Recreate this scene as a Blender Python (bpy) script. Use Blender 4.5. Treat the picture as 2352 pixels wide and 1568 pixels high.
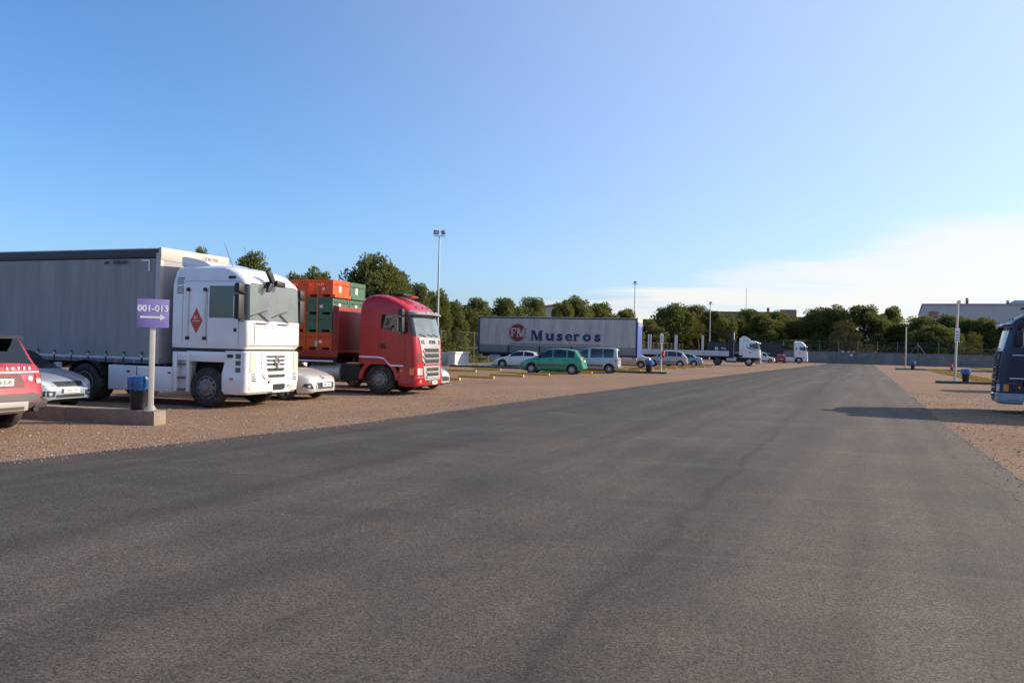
import bpy, bmesh, math, random
from mathutils import Vector, Matrix
from mathutils.bvhtree import BVHTree

for o in list(bpy.data.objects):
    bpy.data.objects.remove(o, do_unlink=True)
scene = bpy.context.scene
COL = scene.collection
R = math.radians
random.seed(7)

# ------------------------------------------------------------------ camera
CAM_H = 1.75
FPX = 1898.0                      # focal length in units of a 2352 px wide frame
ROLL = R(1.4)
cam_data = bpy.data.cameras.new('camera')
cam = bpy.data.objects.new('camera', cam_data)
COL.objects.link(cam)
cam_data.sensor_width = 36.0
cam_data.lens = 36.0 * FPX / 2352.0
cam_data.clip_start = 0.1
cam_data.clip_end = 5000.0
cam.matrix_world = (Matrix.Translation((0, 0, CAM_H)) @ Matrix.Rotation(R(90.3), 4, 'X') @ Matrix.Rotation(ROLL, 4, 'Z'))
scene.camera = cam

# ------------------------------------------------------------------ sky, sun, exposure
SUN_AZ = 79.0                     # bearing clockwise from +Y
SUN_EL = 25.5
world = bpy.data.worlds.new('World')
scene.world = world
world.use_nodes = True
wn, wl = world.node_tree.nodes, world.node_tree.links
wn.clear()
w_out = wn.new('ShaderNodeOutputWorld')
w_bg = wn.new('ShaderNodeBackground')
w_bg.inputs['Strength'].default_value = 0.15
w_sky = wn.new('ShaderNodeTexSky')
w_sky.sky_type = 'NISHITA'
w_sky.sun_disc = False
w_sky.sun_elevation = R(SUN_EL)
w_sky.sun_rotation = R(SUN_AZ)
w_sky.altitude = 0.0
w_sky.air_density = 0.85
w_sky.dust_density = 1.6
w_sky.ozone_density = 6.0
w_tc = wn.new('ShaderNodeTexCoord')
w_sep = wn.new('ShaderNodeSeparateXYZ')
wl.new(w_tc.outputs['Generated'], w_sep.inputs[0])
# thin high cloud on a flat layer: direction / height gives a perspective-true cloud plane
w_add = wn.new('ShaderNodeMath'); w_add.operation = 'ADD'; w_add.inputs[1].default_value = 0.045
w_abs = wn.new('ShaderNodeMath'); w_abs.operation = 'ABSOLUTE'
wl.new(w_sep.outputs['Z'], w_abs.inputs[0]); wl.new(w_abs.outputs[0], w_add.inputs[0])
w_dx = wn.new('ShaderNodeMath'); w_dx.operation = 'DIVIDE'
w_dy = wn.new('ShaderNodeMath'); w_dy.operation = 'DIVIDE'
wl.new(w_sep.outputs['X'], w_dx.inputs[0]); wl.new(w_add.outputs[0], w_dx.inputs[1])
wl.new(w_sep.outputs['Y'], w_dy.inputs[0]); wl.new(w_add.outputs[0], w_dy.inputs[1])
w_cmb = wn.new('ShaderNodeCombineXYZ')
wl.new(w_dx.outputs[0], w_cmb.inputs[0]); wl.new(w_dy.outputs[0], w_cmb.inputs[1])
w_map = wn.new('ShaderNodeMapping')
w_map.inputs['Scale'].default_value = (0.16, 0.34, 1.0)
w_map.inputs['Rotation'].default_value = (0, 0, R(24))
w_map.inputs['Location'].default_value = (0.35, 0.2, 0)
wl.new(w_cmb.outputs[0], w_map.inputs[0])
w_noi = wn.new('ShaderNodeTexNoise')
w_noi.inputs['Scale'].default_value = 1.3
w_noi.inputs['Detail'].default_value = 9.0
w_noi.inputs['Roughness'].default_value = 0.55
w_noi.inputs['Distortion'].default_value = 0.6
wl.new(w_map.outputs[0], w_noi.inputs['Vector'])
# the cloud bank lies low towards the sun side of the sky
w_dot = wn.new('ShaderNodeVectorMath'); w_dot.operation = 'DOT_PRODUCT'
w_dot.inputs[1].default_value = (0.234, 0.030, -1.0)
wl.new(w_tc.outputs['Generated'], w_dot.inputs[0])
w_bank = wn.new('ShaderNodeMapRange')
w_bank.inputs['From Min'].default_value = -0.004
w_bank.inputs['From Max'].default_value = 0.026
w_bank.interpolation_type = 'SMOOTHSTEP'
w_no2 = wn.new('ShaderNodeTexNoise'); w_no2.inputs['Scale'].default_value = 2.6; w_no2.inputs['Detail'].default_value = 7; w_no2.inputs['Roughness'].default_value = 0.6
wl.new(w_map.outputs[0], w_no2.inputs['Vector'])
w_ed = wn.new('ShaderNodeMath'); w_ed.operation = 'MULTIPLY_ADD'; w_ed.inputs[1].default_value = 0.10; w_ed.inputs[2].default_value = -0.034
wl.new(w_no2.outputs['Fac'], w_ed.inputs[0])
w_sm = wn.new('ShaderNodeMath'); w_sm.operation = 'ADD'
wl.new(w_dot.outputs['Value'], w_sm.inputs[0]); wl.new(w_ed.outputs[0], w_sm.inputs[1])
wl.new(w_sm.outputs[0], w_bank.inputs['Value'])
w_nr = wn.new('ShaderNodeMapRange')
w_nr.inputs['From Min'].default_value = 0.28
w_nr.inputs['From Max'].default_value = 0.60
w_nr.inputs['To Min'].default_value = 0.32
w_nr.interpolation_type = 'SMOOTHSTEP'
wl.new(w_noi.outputs['Fac'], w_nr.inputs['Value'])
w_mul = wn.new('ShaderNodeMath'); w_mul.operation = 'MULTIPLY'
wl.new(w_bank.outputs[0], w_mul.inputs[0]); wl.new(w_nr.outputs[0], w_mul.inputs[1])
w_mul2 = wn.new('ShaderNodeMath'); w_mul2.operation = 'MULTIPLY'; w_mul2.inputs[1].default_value = 0.75
wl.new(w_mul.outputs[0], w_mul2.inputs[0])
w_hsv = wn.new('ShaderNodeHueSaturation')
w_hsv.inputs['Saturation'].default_value = 1.06
w_hsv.inputs['Value'].default_value = 1.06
wl.new(w_sky.outputs[0], w_hsv.inputs['Color'])
w_mix = wn.new('ShaderNodeMix'); w_mix.data_type = 'RGBA'
w_mix.inputs['B'].default_value = (4.7, 4.45, 4.1, 1)
wl.new(w_mul2.outputs[0], w_mix.inputs['Factor'])
# pale veil of thin haze that thickens all the way towards the sun
w_sd = wn.new('ShaderNodeVectorMath'); w_sd.operation = 'DOT_PRODUCT'
w_sd.inputs[1].default_value = (math.sin(R(SUN_AZ)) * math.cos(R(SUN_EL)), math.cos(R(SUN_AZ)) * math.cos(R(SUN_EL)), math.sin(R(SUN_EL)))
wl.new(w_tc.outputs['Generated'], w_sd.inputs[0])
w_vr = wn.new('ShaderNodeMapRange'); w_vr.interpolation_type = 'SMOOTHSTEP'
w_vr.inputs['From Min'].default_value = -0.18; w_vr.inputs['From Max'].default_value = 1.1; w_vr.inputs['To Max'].default_value = 0.62
wl.new(w_sd.outputs['Value'], w_vr.inputs['Value'])
w_veil = wn.new('ShaderNodeMix'); w_veil.data_type = 'RGBA'
w_veil.inputs['B'].default_value = (3.8, 4.25, 4.8, 1)
wl.new(w_vr.outputs[0], w_veil.inputs['Factor']); wl.new(w_hsv.outputs[0], w_veil.inputs['A'])
wl.new(w_veil.outputs['Result'], w_mix.inputs['A'])
wl.new(w_mix.outputs['Result'], w_bg.inputs['Color'])
wl.new(w_bg.outputs[0], w_out.inputs[0])

sun_data = bpy.data.lights.new('sun', 'SUN')
sun_data.energy = 4.8
sun_data.angle = R(0.53)
sun_data.color = (1.0, 0.86, 0.68)
sun = bpy.data.objects.new('sun', sun_data)
COL.objects.link(sun)
sdir = Vector((math.sin(R(SUN_AZ)) * math.cos(R(SUN_EL)), math.cos(R(SUN_AZ)) * math.cos(R(SUN_EL)), math.sin(R(SUN_EL))))
sun.rotation_euler = sdir.to_track_quat('Z', 'Y').to_euler()
sun.location = (40, 10, 40)

vs = scene.view_settings
vs.view_transform = 'Standard'
vs.look = 'None'
vs.exposure = 0.55
vs.gamma = 1.0
scene.display_settings.display_device = 'sRGB'
scene.cycles.max_bounces = 8
scene.cycles.transparent_max_bounces = 12
scene.cycles.use_denoising = True

# ------------------------------------------------------------------ materials
MATS = {}
def _new(name):
    m = bpy.data.materials.new(name)
    m.use_nodes = True
    nt = m.node_tree
    return m, nt, nt.nodes['Principled BSDF']

def mat(name, col, rough=0.6, metal=0.0, coat=0.0, var=0.0, vscale=3.0, bump=0.0, bscale=40.0, spec=0.5, stretch=(1, 1, 1), dirt=None, dscale=2.0):
    """Principled material; var = brightness variation by noise, dirt = (colour, amount)."""
    if name in MATS:
        return MATS[name]
    m, nt, b = _new(name)
    n, l = nt.nodes, nt.links
    c = (col[0], col[1], col[2], 1)
    b.inputs['Base Color'].default_value = c
    b.inputs['Roughness'].default_value = rough
    b.inputs['Metallic'].default_value = metal
    b.inputs['Specular IOR Level'].default_value = spec
    if coat:
        b.inputs['Coat Weight'].default_value = coat
        b.inputs['Coat Roughness'].default_value = 0.06
    tc = None
    if var or bump or dirt:
        tc = n.new('ShaderNodeTexCoord')
        mp = n.new('ShaderNodeMapping'); mp.inputs['Scale'].default_value = stretch
        l.new(tc.outputs['Object'], mp.inputs[0])
    src = None
    if var:
        t = n.new('ShaderNodeTexNoise'); t.inputs['Scale'].default_value = vscale; t.inputs['Detail'].default_value = 6
        l.new(mp.outputs[0], t.inputs['Vector'])
        mr = n.new('ShaderNodeMapRange'); mr.inputs['From Min'].default_value = 0.3; mr.inputs['From Max'].default_value = 0.7
        mr.inputs['To Min'].default_value = 1 - var; mr.inputs['To Max'].default_value = 1 + var
        l.new(t.outputs['Fac'], mr.inputs['Value'])
        mx = n.new('ShaderNodeMix'); mx.data_type = 'RGBA'; mx.blend_type = 'MULTIPLY'; mx.inputs['Factor'].default_value = 1
        mx.inputs['A'].default_value = c
        l.new(mr.outputs[0], mx.inputs['B'])
        src = mx.outputs['Result']
    if dirt:
        t2 = n.new('ShaderNodeTexNoise'); t2.inputs['Scale'].default_value = dscale; t2.inputs['Detail'].default_value = 8; t2.inputs['Roughness'].default_value = 0.65
        l.new(mp.outputs[0], t2.inputs['Vector'])
        m2 = n.new('ShaderNodeMapRange'); m2.inputs['From Min'].default_value = 0.42; m2.inputs['From Max'].default_value = 0.75
        m2.inputs['To Max'].default_value = dirt[1]
        l.new(t2.outputs['Fac'], m2.inputs['Value'])
        mx2 = n.new('ShaderNodeMix'); mx2.data_type = 'RGBA'
        l.new(m2.outputs[0], mx2.inputs['Factor'])
        if src: l.new(src, mx2.inputs['A'])
        else: mx2.inputs['A'].default_value = c
        mx2.inputs['B'].default_value = (*dirt[0], 1)
        src = mx2.outputs['Result']
    if src:
        l.new(src, b.inputs['Base Color'])
    if bump:
        t3 = n.new('ShaderNodeTexNoise'); t3.inputs['Scale'].default_value = bscale; t3.inputs['Detail'].default_value = 4
        l.new(mp.outputs[0], t3.inputs['Vector'])
        bp = n.new('ShaderNodeBump'); bp.inputs['Strength'].default_value = bump; bp.inputs['Distance'].default_value = 0.02
        l.new(t3.outputs['Fac'], bp.inputs['Height']); l.new(bp.outputs[0], b.inputs['Normal'])
    MATS[name] = m
    return m

def glass(name, tint, dust=0.0, refl=1.0, ior=1.75, dustcol=(0.62, 0.66, 0.64)):
    """thin window pane: Fresnel reflection over a tinted see-through sheet, with some dust on it"""
    if name in MATS:
        return MATS[name]
    m = bpy.data.materials.new(name); m.use_nodes = True
    n, l = m.node_tree.nodes, m.node_tree.links
    n.clear()
    o = n.new('ShaderNodeOutputMaterial')
    tr = n.new('ShaderNodeBsdfTransparent'); tr.inputs[0].default_value = (*tint, 1)
    gl = n.new('ShaderNodeBsdfGlossy'); gl.inputs['Roughness'].default_value = 0.02; gl.inputs['Color'].default_value = (refl, refl, refl, 1)
    fr = n.new('ShaderNodeFresnel'); fr.inputs['IOR'].default_value = ior
    mx = n.new('ShaderNodeMixShader')
    l.new(fr.outputs[0], mx.inputs[0]); l.new(tr.outputs[0], mx.inputs[1]); l.new(gl.outputs[0], mx.inputs[2])
    last = mx
    if dust:
        df = n.new('ShaderNodeBsdfDiffuse'); df.inputs[0].default_value = (*dustcol, 1)
        tc = n.new('ShaderNodeTexCoord')
        t = n.new('ShaderNodeTexNoise'); t.inputs['Scale'].default_value = 1.1; t.inputs['Detail'].default_value = 3; t.inputs['Roughness'].default_value = 0.5
        l.new(tc.outputs['Object'], t.inputs['Vector'])
        mr = n.new('ShaderNodeMapRange'); mr.inputs['From Min'].default_value = 0.3; mr.inputs['From Max'].default_value = 0.7
        mr.inputs['To Min'].default_value = dust * 0.65; mr.inputs['To Max'].default_value = dust * 1.35
        l.new(t.outputs['Fac'], mr.inputs['Value'])
        m2 = n.new('ShaderNodeMixShader')
        l.new(mr.outputs[0], m2.inputs[0]); l.new(mx.outputs[0], m2.inputs[1]); l.new(df.outputs[0], m2.inputs[2])
        last = m2
    l.new(last.outputs[0], o.inputs[0])
    MATS[name] = m
    return m

def paint(name, col, rough=0.28, metal=0.0, coat=0.7):
    return mat(name, col, rough, metal, coat=coat, dirt=((0.30, 0.27, 0.23), 0.2), dscale=1.8)

M_black = mat('black_plastic', (0.018, 0.018, 0.02), 0.55)
M_grey_plastic = mat('grey_plastic', (0.10, 0.10, 0.105), 0.6)
M_tyre = mat('tyre_rubber', (0.022, 0.021, 0.020), 0.85, dirt=((0.16, 0.13, 0.10), 0.45), dscale=6, bump=0.2, bscale=60)
M_alloy = mat('wheel_alloy', (0.55, 0.55, 0.56), 0.32, 0.7, dirt=((0.12, 0.10, 0.09), 0.4), dscale=10)
M_steelwheel = mat('steel_wheel_grey', (0.20, 0.19, 0.18), 0.6, 0.1, dirt=((0.10, 0.08, 0.06), 0.6), dscale=8)
M_chrome = mat('chrome', (0.78, 0.78, 0.78), 0.12, 1.0)
M_silver = mat('silver_trim', (0.52, 0.50, 0.47), 0.35, 0.55)
M_chassis = mat('chassis_black', (0.014, 0.013, 0.013), 0.75, dirt=((0.09, 0.07, 0.06), 0.3))
M_glass = glass('car_glass', (0.32, 0.37, 0.35))
M_glass_dark = glass('tinted_glass', (0.10, 0.11, 0.11))
M_screen = glass('truck_windscreen', (0.66, 0.72, 0.70), dust=0.12, ior=2.2)
M_screen_dusty = glass('dusty_truck_windscreen', (0.68, 0.75, 0.73), dust=0.17, ior=2.3, dustcol=(0.60, 0.70, 0.68))
M_lamp = mat('headlamp_glass', (0.62, 0.63, 0.62), 0.12, 0.35, coat=1.0, var=0.35, vscale=22)
M_lamp_cream = mat('headlamp_cream', (0.60, 0.58, 0.47), 0.2, 0.1, coat=0.6, var=0.2, vscale=30)
M_amber = mat('amber_lens', (0.75, 0.22, 0.02), 0.2, coat=0.8)
M_redlens = mat('red_lens', (0.42, 0.015, 0.012), 0.2, coat=0.8)
M_plate = mat('plate_white', (0.70, 0.70, 0.66), 0.45)
M_plateblue = mat('plate_blue', (0.02, 0.05, 0.35), 0.45)
M_ink = mat('black_print', (0.015, 0.015, 0.018), 0.6)
M_seat = mat('seat_fabric', (0.045, 0.045, 0.05), 0.9)
M_dash = mat('dashboard_plastic', (0.16, 0.15, 0.14), 0.8)
M_lining = mat('cab_lining', (0.30, 0.28, 0.25), 0.9)
M_white = paint('white_paint', (0.74, 0.74, 0.73), 0.3)
M_white_dirty = mat('white_dirty_paint', (0.72, 0.71, 0.69), 0.4, dirt=((0.33, 0.30, 0.26), 0.35), dscale=1.6, coat=0.2)
M_galv = mat('galvanised_steel', (0.42, 0.43, 0.43), 0.45, 0.6, var=0.12, vscale=6)
M_concrete = mat('concrete', (0.26, 0.205, 0.16), 0.9, var=0.18, vscale=5, bump=0.4, bscale=30, dirt=((0.13, 0.11, 0.09), 0.5), dscale=3)
M_print_white = mat('white_print', (0.78, 0.78, 0.78), 0.5)

# ------------------------------------------------------------------ helpers
class MB:
    """collects verts and faces, then links them as ONE mesh object"""
    def __init__(s):
        s.v, s.f = [], []
    def add(s, vs_, fs_):
        o = len(s.v)
        s.v += [tuple(p) for p in vs_]
        s.f += [tuple(i + o for i in f) for f in fs_]
        return s
    def box(s, c, d, rot=None):
        hx, hy, hz = d[0] / 2, d[1] / 2, d[2] / 2
        p = [Vector((x, y, z)) for x in (-hx, hx) for y in (-hy, hy) for z in (-hz, hz)]
        if rot is not None:
            p = [rot @ q for q in p]
        p = [q + Vector(c) for q in p]
        return s.add(p, [(0, 1, 3, 2), (4, 6, 7, 5), (0, 4, 5, 1), (2, 3, 7, 6), (0, 2, 6, 4), (1, 5, 7, 3)])
    def bb(s, x0, x1, y0, y1, z0, z1):
        return s.box(((x0 + x1) / 2, (y0 + y1) / 2, (z0 + z1) / 2), (abs(x1 - x0), abs(y1 - y0), abs(z1 - z0)))
    def tube(s, p0, p1, r0, r1=None, n=10, caps=True):
        r1 = r0 if r1 is None else r1
        p0, p1 = Vector(p0), Vector(p1)
        d = (p1 - p0).normalized()
        u = d.orthogonal().normalized(); w = d.cross(u)
        vs_ = []
        for p, r in ((p0, r0), (p1, r1)):
            for k in range(n):
                a = 2 * math.pi * k / n
                vs_.append(p + (u * math.cos(a) + w * math.sin(a)) * r)
        fs_ = [(k, (k + 1) % n, n + (k + 1) % n, n + k) for k in range(n)]
        if caps:
            fs_ += [tuple(range(n - 1, -1, -1)), tuple(range(n, 2 * n))]
        return s.add(vs_, fs_)
    def lathe(s, prof, axis='y', n=24, c=(0, 0, 0)):
        """prof: list of (radius, position along the axis); open profile"""
        m = len(prof); vs_ = []
        for k in range(n):
            a = 2 * math.pi * k / n
            for r, t in prof:
                q = {'y': (r * math.cos(a), t, r * math.sin(a)), 'x': (t, r * math.cos(a), r * math.sin(a)), 'z': (r * math.cos(a), r * math.sin(a), t)}[axis]
                vs_.append((q[0] + c[0], q[1] + c[1], q[2] + c[2]))
        fs_ = []
        for k in range(n):
            k2 = (k + 1) % n
            for j in range(m - 1):
                fs_.append((k * m + j, k * m + j + 1, k2 * m + j + 1, k2 * m + j))
        return s.add(vs_, fs_)
    def prism(s, poly, a, b, axis='y'):
        """extrude a 2-D polygon; axis y: poly is (x, z), axis x: (y, z), axis z: (x, y)"""
        n = len(poly); vs_ = []
        for t in (a, b):
            for p, q in poly:
                vs_.append({'y': (p, t, q), 'x': (t, p, q), 'z': (p, q, t)}[axis])
        fs_ = [tuple(range(n)), tuple(range(2 * n - 1, n - 1, -1))]
        fs_ += [(k, n + k, n + (k + 1) % n, (k + 1) % n) for k in range(n)]
        return s.add(vs_, fs_)
    def grid(s, rows, closed=False):
        n = len(rows[0]); vs_ = [p for r in rows for p in r]; fs_ = []
        for i in range(len(rows) - 1):
            for j in range(n if closed else n - 1):
                j2 = (j + 1) % n
                fs_.append((i * n + j, i * n + j2, (i + 1) * n + j2, (i + 1) * n + j))
        return s.add(vs_, fs_)
    def mesh(s, name, bevel=0.0, smooth=False, angle=35, seg=2, weld=False):
        me = bpy.data.meshes.new(name)
        me.from_pydata(s.v, [], s.f)
        bm = bmesh.new(); bm.from_mesh(me)
        if weld:
            bmesh.ops.remove_doubles(bm, verts=bm.verts, dist=1e-4)
        bmesh.ops.recalc_face_normals(bm, faces=bm.faces)
        if bevel:
            ed = [e for e in bm.edges if len(e.link_faces) == 2 and e.calc_face_angle(0) > R(30)]
            bmesh.ops.bevel(bm, geom=ed, offset=bevel, segments=seg, profile=0.6, affect='EDGES', clamp_overlap=True)
        bm.to_mesh(me); bm.free()
        if smooth or bevel:
            me.polygons.foreach_set('use_smooth', [True] * len(me.polygons))
            me.set_sharp_from_angle(angle=R(angle))
        me.update()
        return me
    def build(s, name, m, parent=None, **k):
        return link(name, s.mesh(name, **k), m, parent)

def link(name, me, m=None, parent=None, mtx=None):
    o = bpy.data.objects.new(name, me)
    COL.objects.link(o)
    if m is not None:
        if not me.materials:
            me.materials.append(m)
        elif me.materials[0] != m:
            o.material_slots[0].link = 'OBJECT'; o.material_slots[0].material = m
    if parent is not None:
        o.parent = parent
    if mtx is not None:
        o.matrix_local = mtx
    return o

def tag(o, label=None, cat=None, group=None, kind=None):
    for k, v in (('label', label), ('category', cat), ('group', group), ('kind', kind)):
        if v: o[k] = v
    return o

def thing(name, label, cat, loc=(0, 0, 0), rz=0.0, group=None):
    o = bpy.data.objects.new(name, None)
    o.empty_display_size = 0.3
    COL.objects.link(o)
    o.location = loc; o.rotation_euler = (0, 0, rz)
    return tag(o, label, cat, group)

def copy_tree(o, parent=None):
    c = o.copy(); COL.objects.link(c)
    c.parent = parent
    for ch in list(o.children):
        copy_tree(ch, c)
    return c

def heading(b):            # bearing clockwise from +Y in degrees -> rotation about Z with local +x forward
    return R(90.0 - b)

def unroll(px, py):
    c, s_ = math.cos(ROLL), math.sin(ROLL)
    dx, dy = px - 1176.0, py - 784.0
    return 1176 + dx * c + dy * s_, 784 + dy * c - dx * s_

def at_depth(px, Y, z=0.0):
    return Vector(((px - 1176.0) / FPX * Y, Y, z))

FONT = None
def text_mesh(txt, size, bold=0.0, ext=0.002, align='CENTER', spacing=1.0):
    cu = bpy.data.curves.new('letters', 'FONT')
    cu.body = txt; cu.size = size; cu.extrude = ext; cu.offset = bold
    cu.align_x = align; cu.align_y = 'CENTER'; cu.space_character = spacing
    cu.resolution_u = 3
    o = bpy.data.objects.new('letters', cu); COL.objects.link(o)
    dg = bpy.context.evaluated_depsgraph_get()
    me = bpy.data.meshes.new_from_object(o.evaluated_get(dg))
    bpy.data.objects.remove(o, do_unlink=True); bpy.data.curves.remove(cu)
    me.materials.clear()
    return me

def frame_mtx(side, loc):
    X, Y = {'right': ((1, 0, 0), (0, 0, 1)), 'left': ((-1, 0, 0), (0, 0, 1)), 'front': ((0, 1, 0), (0, 0, 1)), 'rear': ((0, -1, 0), (0, 0, 1))}[side]
    X, Y = Vector(X), Vector(Y); Z = X.cross(Y)
    m = Matrix((X, Y, Z)).transposed().to_4x4()
    m.translation = loc
    return m

class Shell:
    """ray target that lets trims follow a curved body"""
    def __init__(s, verts, faces):
        s.b = BVHTree.FromPolygons([Vector(v) for v in verts], faces)
    def hit(s, side, a, b):
        o, d = {'front': (Vector((9, a, b)), Vector((-1, 0, 0))), 'rear': (Vector((-25, a, b)), Vector((1, 0, 0))),
                'left': (Vector((a, 4, b)), Vector((0, -1, 0))), 'right': (Vector((a, -4, b)), Vector((0, 1, 0))),
                'top': (Vector((a, b, 8)), Vector((0, 0, -1)))}[side]
        h = s.b.ray_cast(o, d)
        if h[0] is None:
            q = s.b.find_nearest({'front': Vector((3, a, b)), 'rear': Vector((-6, a, b)), 'left': Vector((a, 1.2, b)), 'right': Vector((a, -1.2, b)), 'top': Vector((a, b, 3))}[side])
            return q[0], -d
        return h[0], -d
    def patch(s, side, poly, off=0.006, nu=4, nv=4, back=0.02):
        """quad given by 4 corners in the side's own plane, subdivided and pressed on the shell"""
        mb = MB()
        A, B, C, D = poly
        top = []; bot = []
        for i in range(nu + 1):
            u = i / nu
            for j in range(nv + 1):
                v = j / nv
                a = (A[0] * (1 - u) + B[0] * u) * (1 - v) + (D[0] * (1 - u) + C[0] * u) * v
                b = (A[1] * (1 - u) + B[1] * u) * (1 - v) + (D[1] * (1 - u) + C[1] * u) * v
                p, n_ = s.hit(side, a, b)
                top.append(p + n_ * off); bot.append(p - n_ * back)
        N = (nu + 1) * (nv + 1)
        fs_ = []
        for i in range(nu):
            for j in range(nv):
                k = i * (nv + 1) + j
                fs_.append((k, k + nv + 1, k + nv + 2, k + 1))
        rim = [i * (nv + 1) for i in range(nu + 1)] + [nu * (nv + 1) + j for j in range(1, nv + 1)] + [i * (nv + 1) + nv for i in range(nu - 1, -1, -1)] + [j for j in range(nv - 1, 0, -1)]
        for k in range(len(rim)):
            a, b = rim[k], rim[(k + 1) % len(rim)]
            fs_.append((a, b, N + b, N + a))
        mb.add(top + bot, fs_)
        return mb
    def fan(s, side, poly, off=0.006, back=0.02):
        """polygon with a centre point, pressed on the shell"""
        mb = MB(); n = len(poly)
        cx = sum(p[0] for p in poly) / n; cy = sum(p[1] for p in poly) / n
        pts = []
        for t in (1.0, 0.5):
            for p in poly:
                q, d = s.hit(side, cx + (p[0] - cx) * t, cy + (p[1] - cy) * t)
                pts.append(q + d * off)
        q, d = s.hit(side, cx, cy); pts.append(q + d * off)
        for p in poly:
            q, d = s.hit(side, p[0], p[1]); pts.append(q - d * back)
        fs_ = []
        for k in range(n):
            k2 = (k + 1) % n
            fs_ += [(k, k2, n + k2, n + k), (n + k, n + k2, 2 * n), (k, 2 * n + 1 + k, 2 * n + 1 + k2, k2)]
        mb.add(pts, fs_)
        return mb
    def disc(s, side, c, r, off=0.006, n=14, back=0.02, ry=None):
        ry = ry or r
        return s.fan(side, [(c[0] + r * math.cos(2 * math.pi * k / n), c[1] + ry * math.sin(2 * math.pi * k / n)) for k in range(n)], off, back)

def pchip(pts):
    xs = [p[0] for p in pts]; ys = [p[1] for p in pts]; n = len(xs)
    h = [xs[i + 1] - xs[i] for i in range(n - 1)]
    d = [(ys[i + 1] - ys[i]) / h[i] for i in range(n - 1)]
    m = [d[0]] + [0 if d[i - 1] * d[i] <= 0 else 2 * d[i - 1] * d[i] / (d[i - 1] + d[i]) for i in range(1, n - 1)] + [d[-1]]
    def f(x):
        if x <= xs[0]: return ys[0]
        if x >= xs[-1]: return ys[-1]
        i = 0
        while x > xs[i + 1]: i += 1
        t = (x - xs[i]) / h[i]
        return ys[i] * (1 + 2 * t) * (1 - t) ** 2 + h[i] * m[i] * t * (1 - t) ** 2 + ys[i + 1] * t * t * (3 - 2 * t) + h[i] * m[i + 1] * t * t * (t - 1)
    return f

def sstep(a, b, x):
    t = min(1, max(0, (x - a) / (b - a)))
    return t * t * (3 - 2 * t)
def lerp(a, b, t):
    return a + (b - a) * t
# ================================================================== ground
U_ROAD = Vector((0.404, 0.915, 0))      # along the road
V_BAY = Vector((0.951, -0.309, 0))      # across it, the way the bays run

def gravel_material():
    m, nt, b = _new('gravel')
    n, l = nt.nodes, nt.links
    tc = n.new('ShaderNodeTexCoord')
    vo = n.new('ShaderNodeTexVoronoi'); vo.inputs['Scale'].default_value = 48; vo.inputs['Randomness'].default_value = 1
    l.new(tc.outputs['Object'], vo.inputs['Vector'])
    cr = n.new('ShaderNodeValToRGB')
    e = cr.color_ramp.elements
    e[0].position = 0.0; e[0].color = (0.105, 0.064, 0.040, 1)
    e[1].position = 1.0; e[1].color = (0.50, 0.42, 0.34, 1)
    for p, c in ((0.25, (0.20, 0.114, 0.066)), (0.6, (0.25, 0.150, 0.092)), (0.88, (0.305, 0.195, 0.122))):
        q = e.new(p); q.color = (*c, 1)
    sp = n.new('ShaderNodeSeparateColor'); l.new(vo.outputs['Color'], sp.inputs[0]); l.new(sp.outputs[0], cr.inputs[0])
    big = n.new('ShaderNodeTexNoise'); big.inputs['Scale'].default_value = 0.22; big.inputs['Detail'].default_value = 7; big.inputs['Roughness'].default_value = 0.6
    l.new(tc.outputs['Object'], big.inputs['Vector'])
    r1 = n.new('ShaderNodeMapRange'); r1.inputs['From Min'].default_value = 0.3; r1.inputs['From Max'].default_value = 0.7
    r1.inputs['To Min'].default_value = 0.78; r1.inputs['To Max'].default_value = 1.22
    l.new(big.outputs['Fac'], r1.inputs['Value'])
    mx = n.new('ShaderNodeMix'); mx.data_type = 'RGBA'; mx.blend_type = 'MULTIPLY'; mx.inputs['Factor'].default_value = 1
    l.new(cr.outputs[0], mx.inputs['A']); l.new(r1.outputs[0], mx.inputs['B'])
    # compacted earth between the stones
    er = n.new('ShaderNodeTexNoise'); er.inputs['Scale'].default_value = 1.4; er.inputs['Detail'].default_value = 8; er.inputs['Roughness'].default_value = 0.7
    l.new(tc.outputs['Object'], er.inputs['Vector'])
    r2 = n.new('ShaderNodeMapRange'); r2.inputs['From Min'].default_value = 0.42; r2.inputs['From Max'].default_value = 0.68; r2.inputs['To Max'].default_value = 0.75
    l.new(er.outputs['Fac'], r2.inputs['Value'])
    mx2 = n.new('ShaderNodeMix'); mx2.data_type = 'RGBA'
    l.new(r2.outputs[0], mx2.inputs['Factor']); l.new(mx.outputs['Result'], mx2.inputs['A']); mx2.inputs['B'].default_value = (0.26, 0.160, 0.10, 1)
    l.new(mx2.outputs['Result'], b.inputs['Base Color'])
    b.inputs['Roughness'].default_value = 0.92
    b.inputs['Specular IOR Level'].default_value = 0.25
    bp = n.new('ShaderNodeBump'); bp.inputs['Strength'].default_value = 0.8; bp.inputs['Distance'].default_value = 0.02; bp.invert = True
    l.new(vo.outputs['Distance'], bp.inputs['Height']); l.new(bp.outputs[0], b.inputs['Normal'])
    return m
M_gravel = gravel_material()

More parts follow.
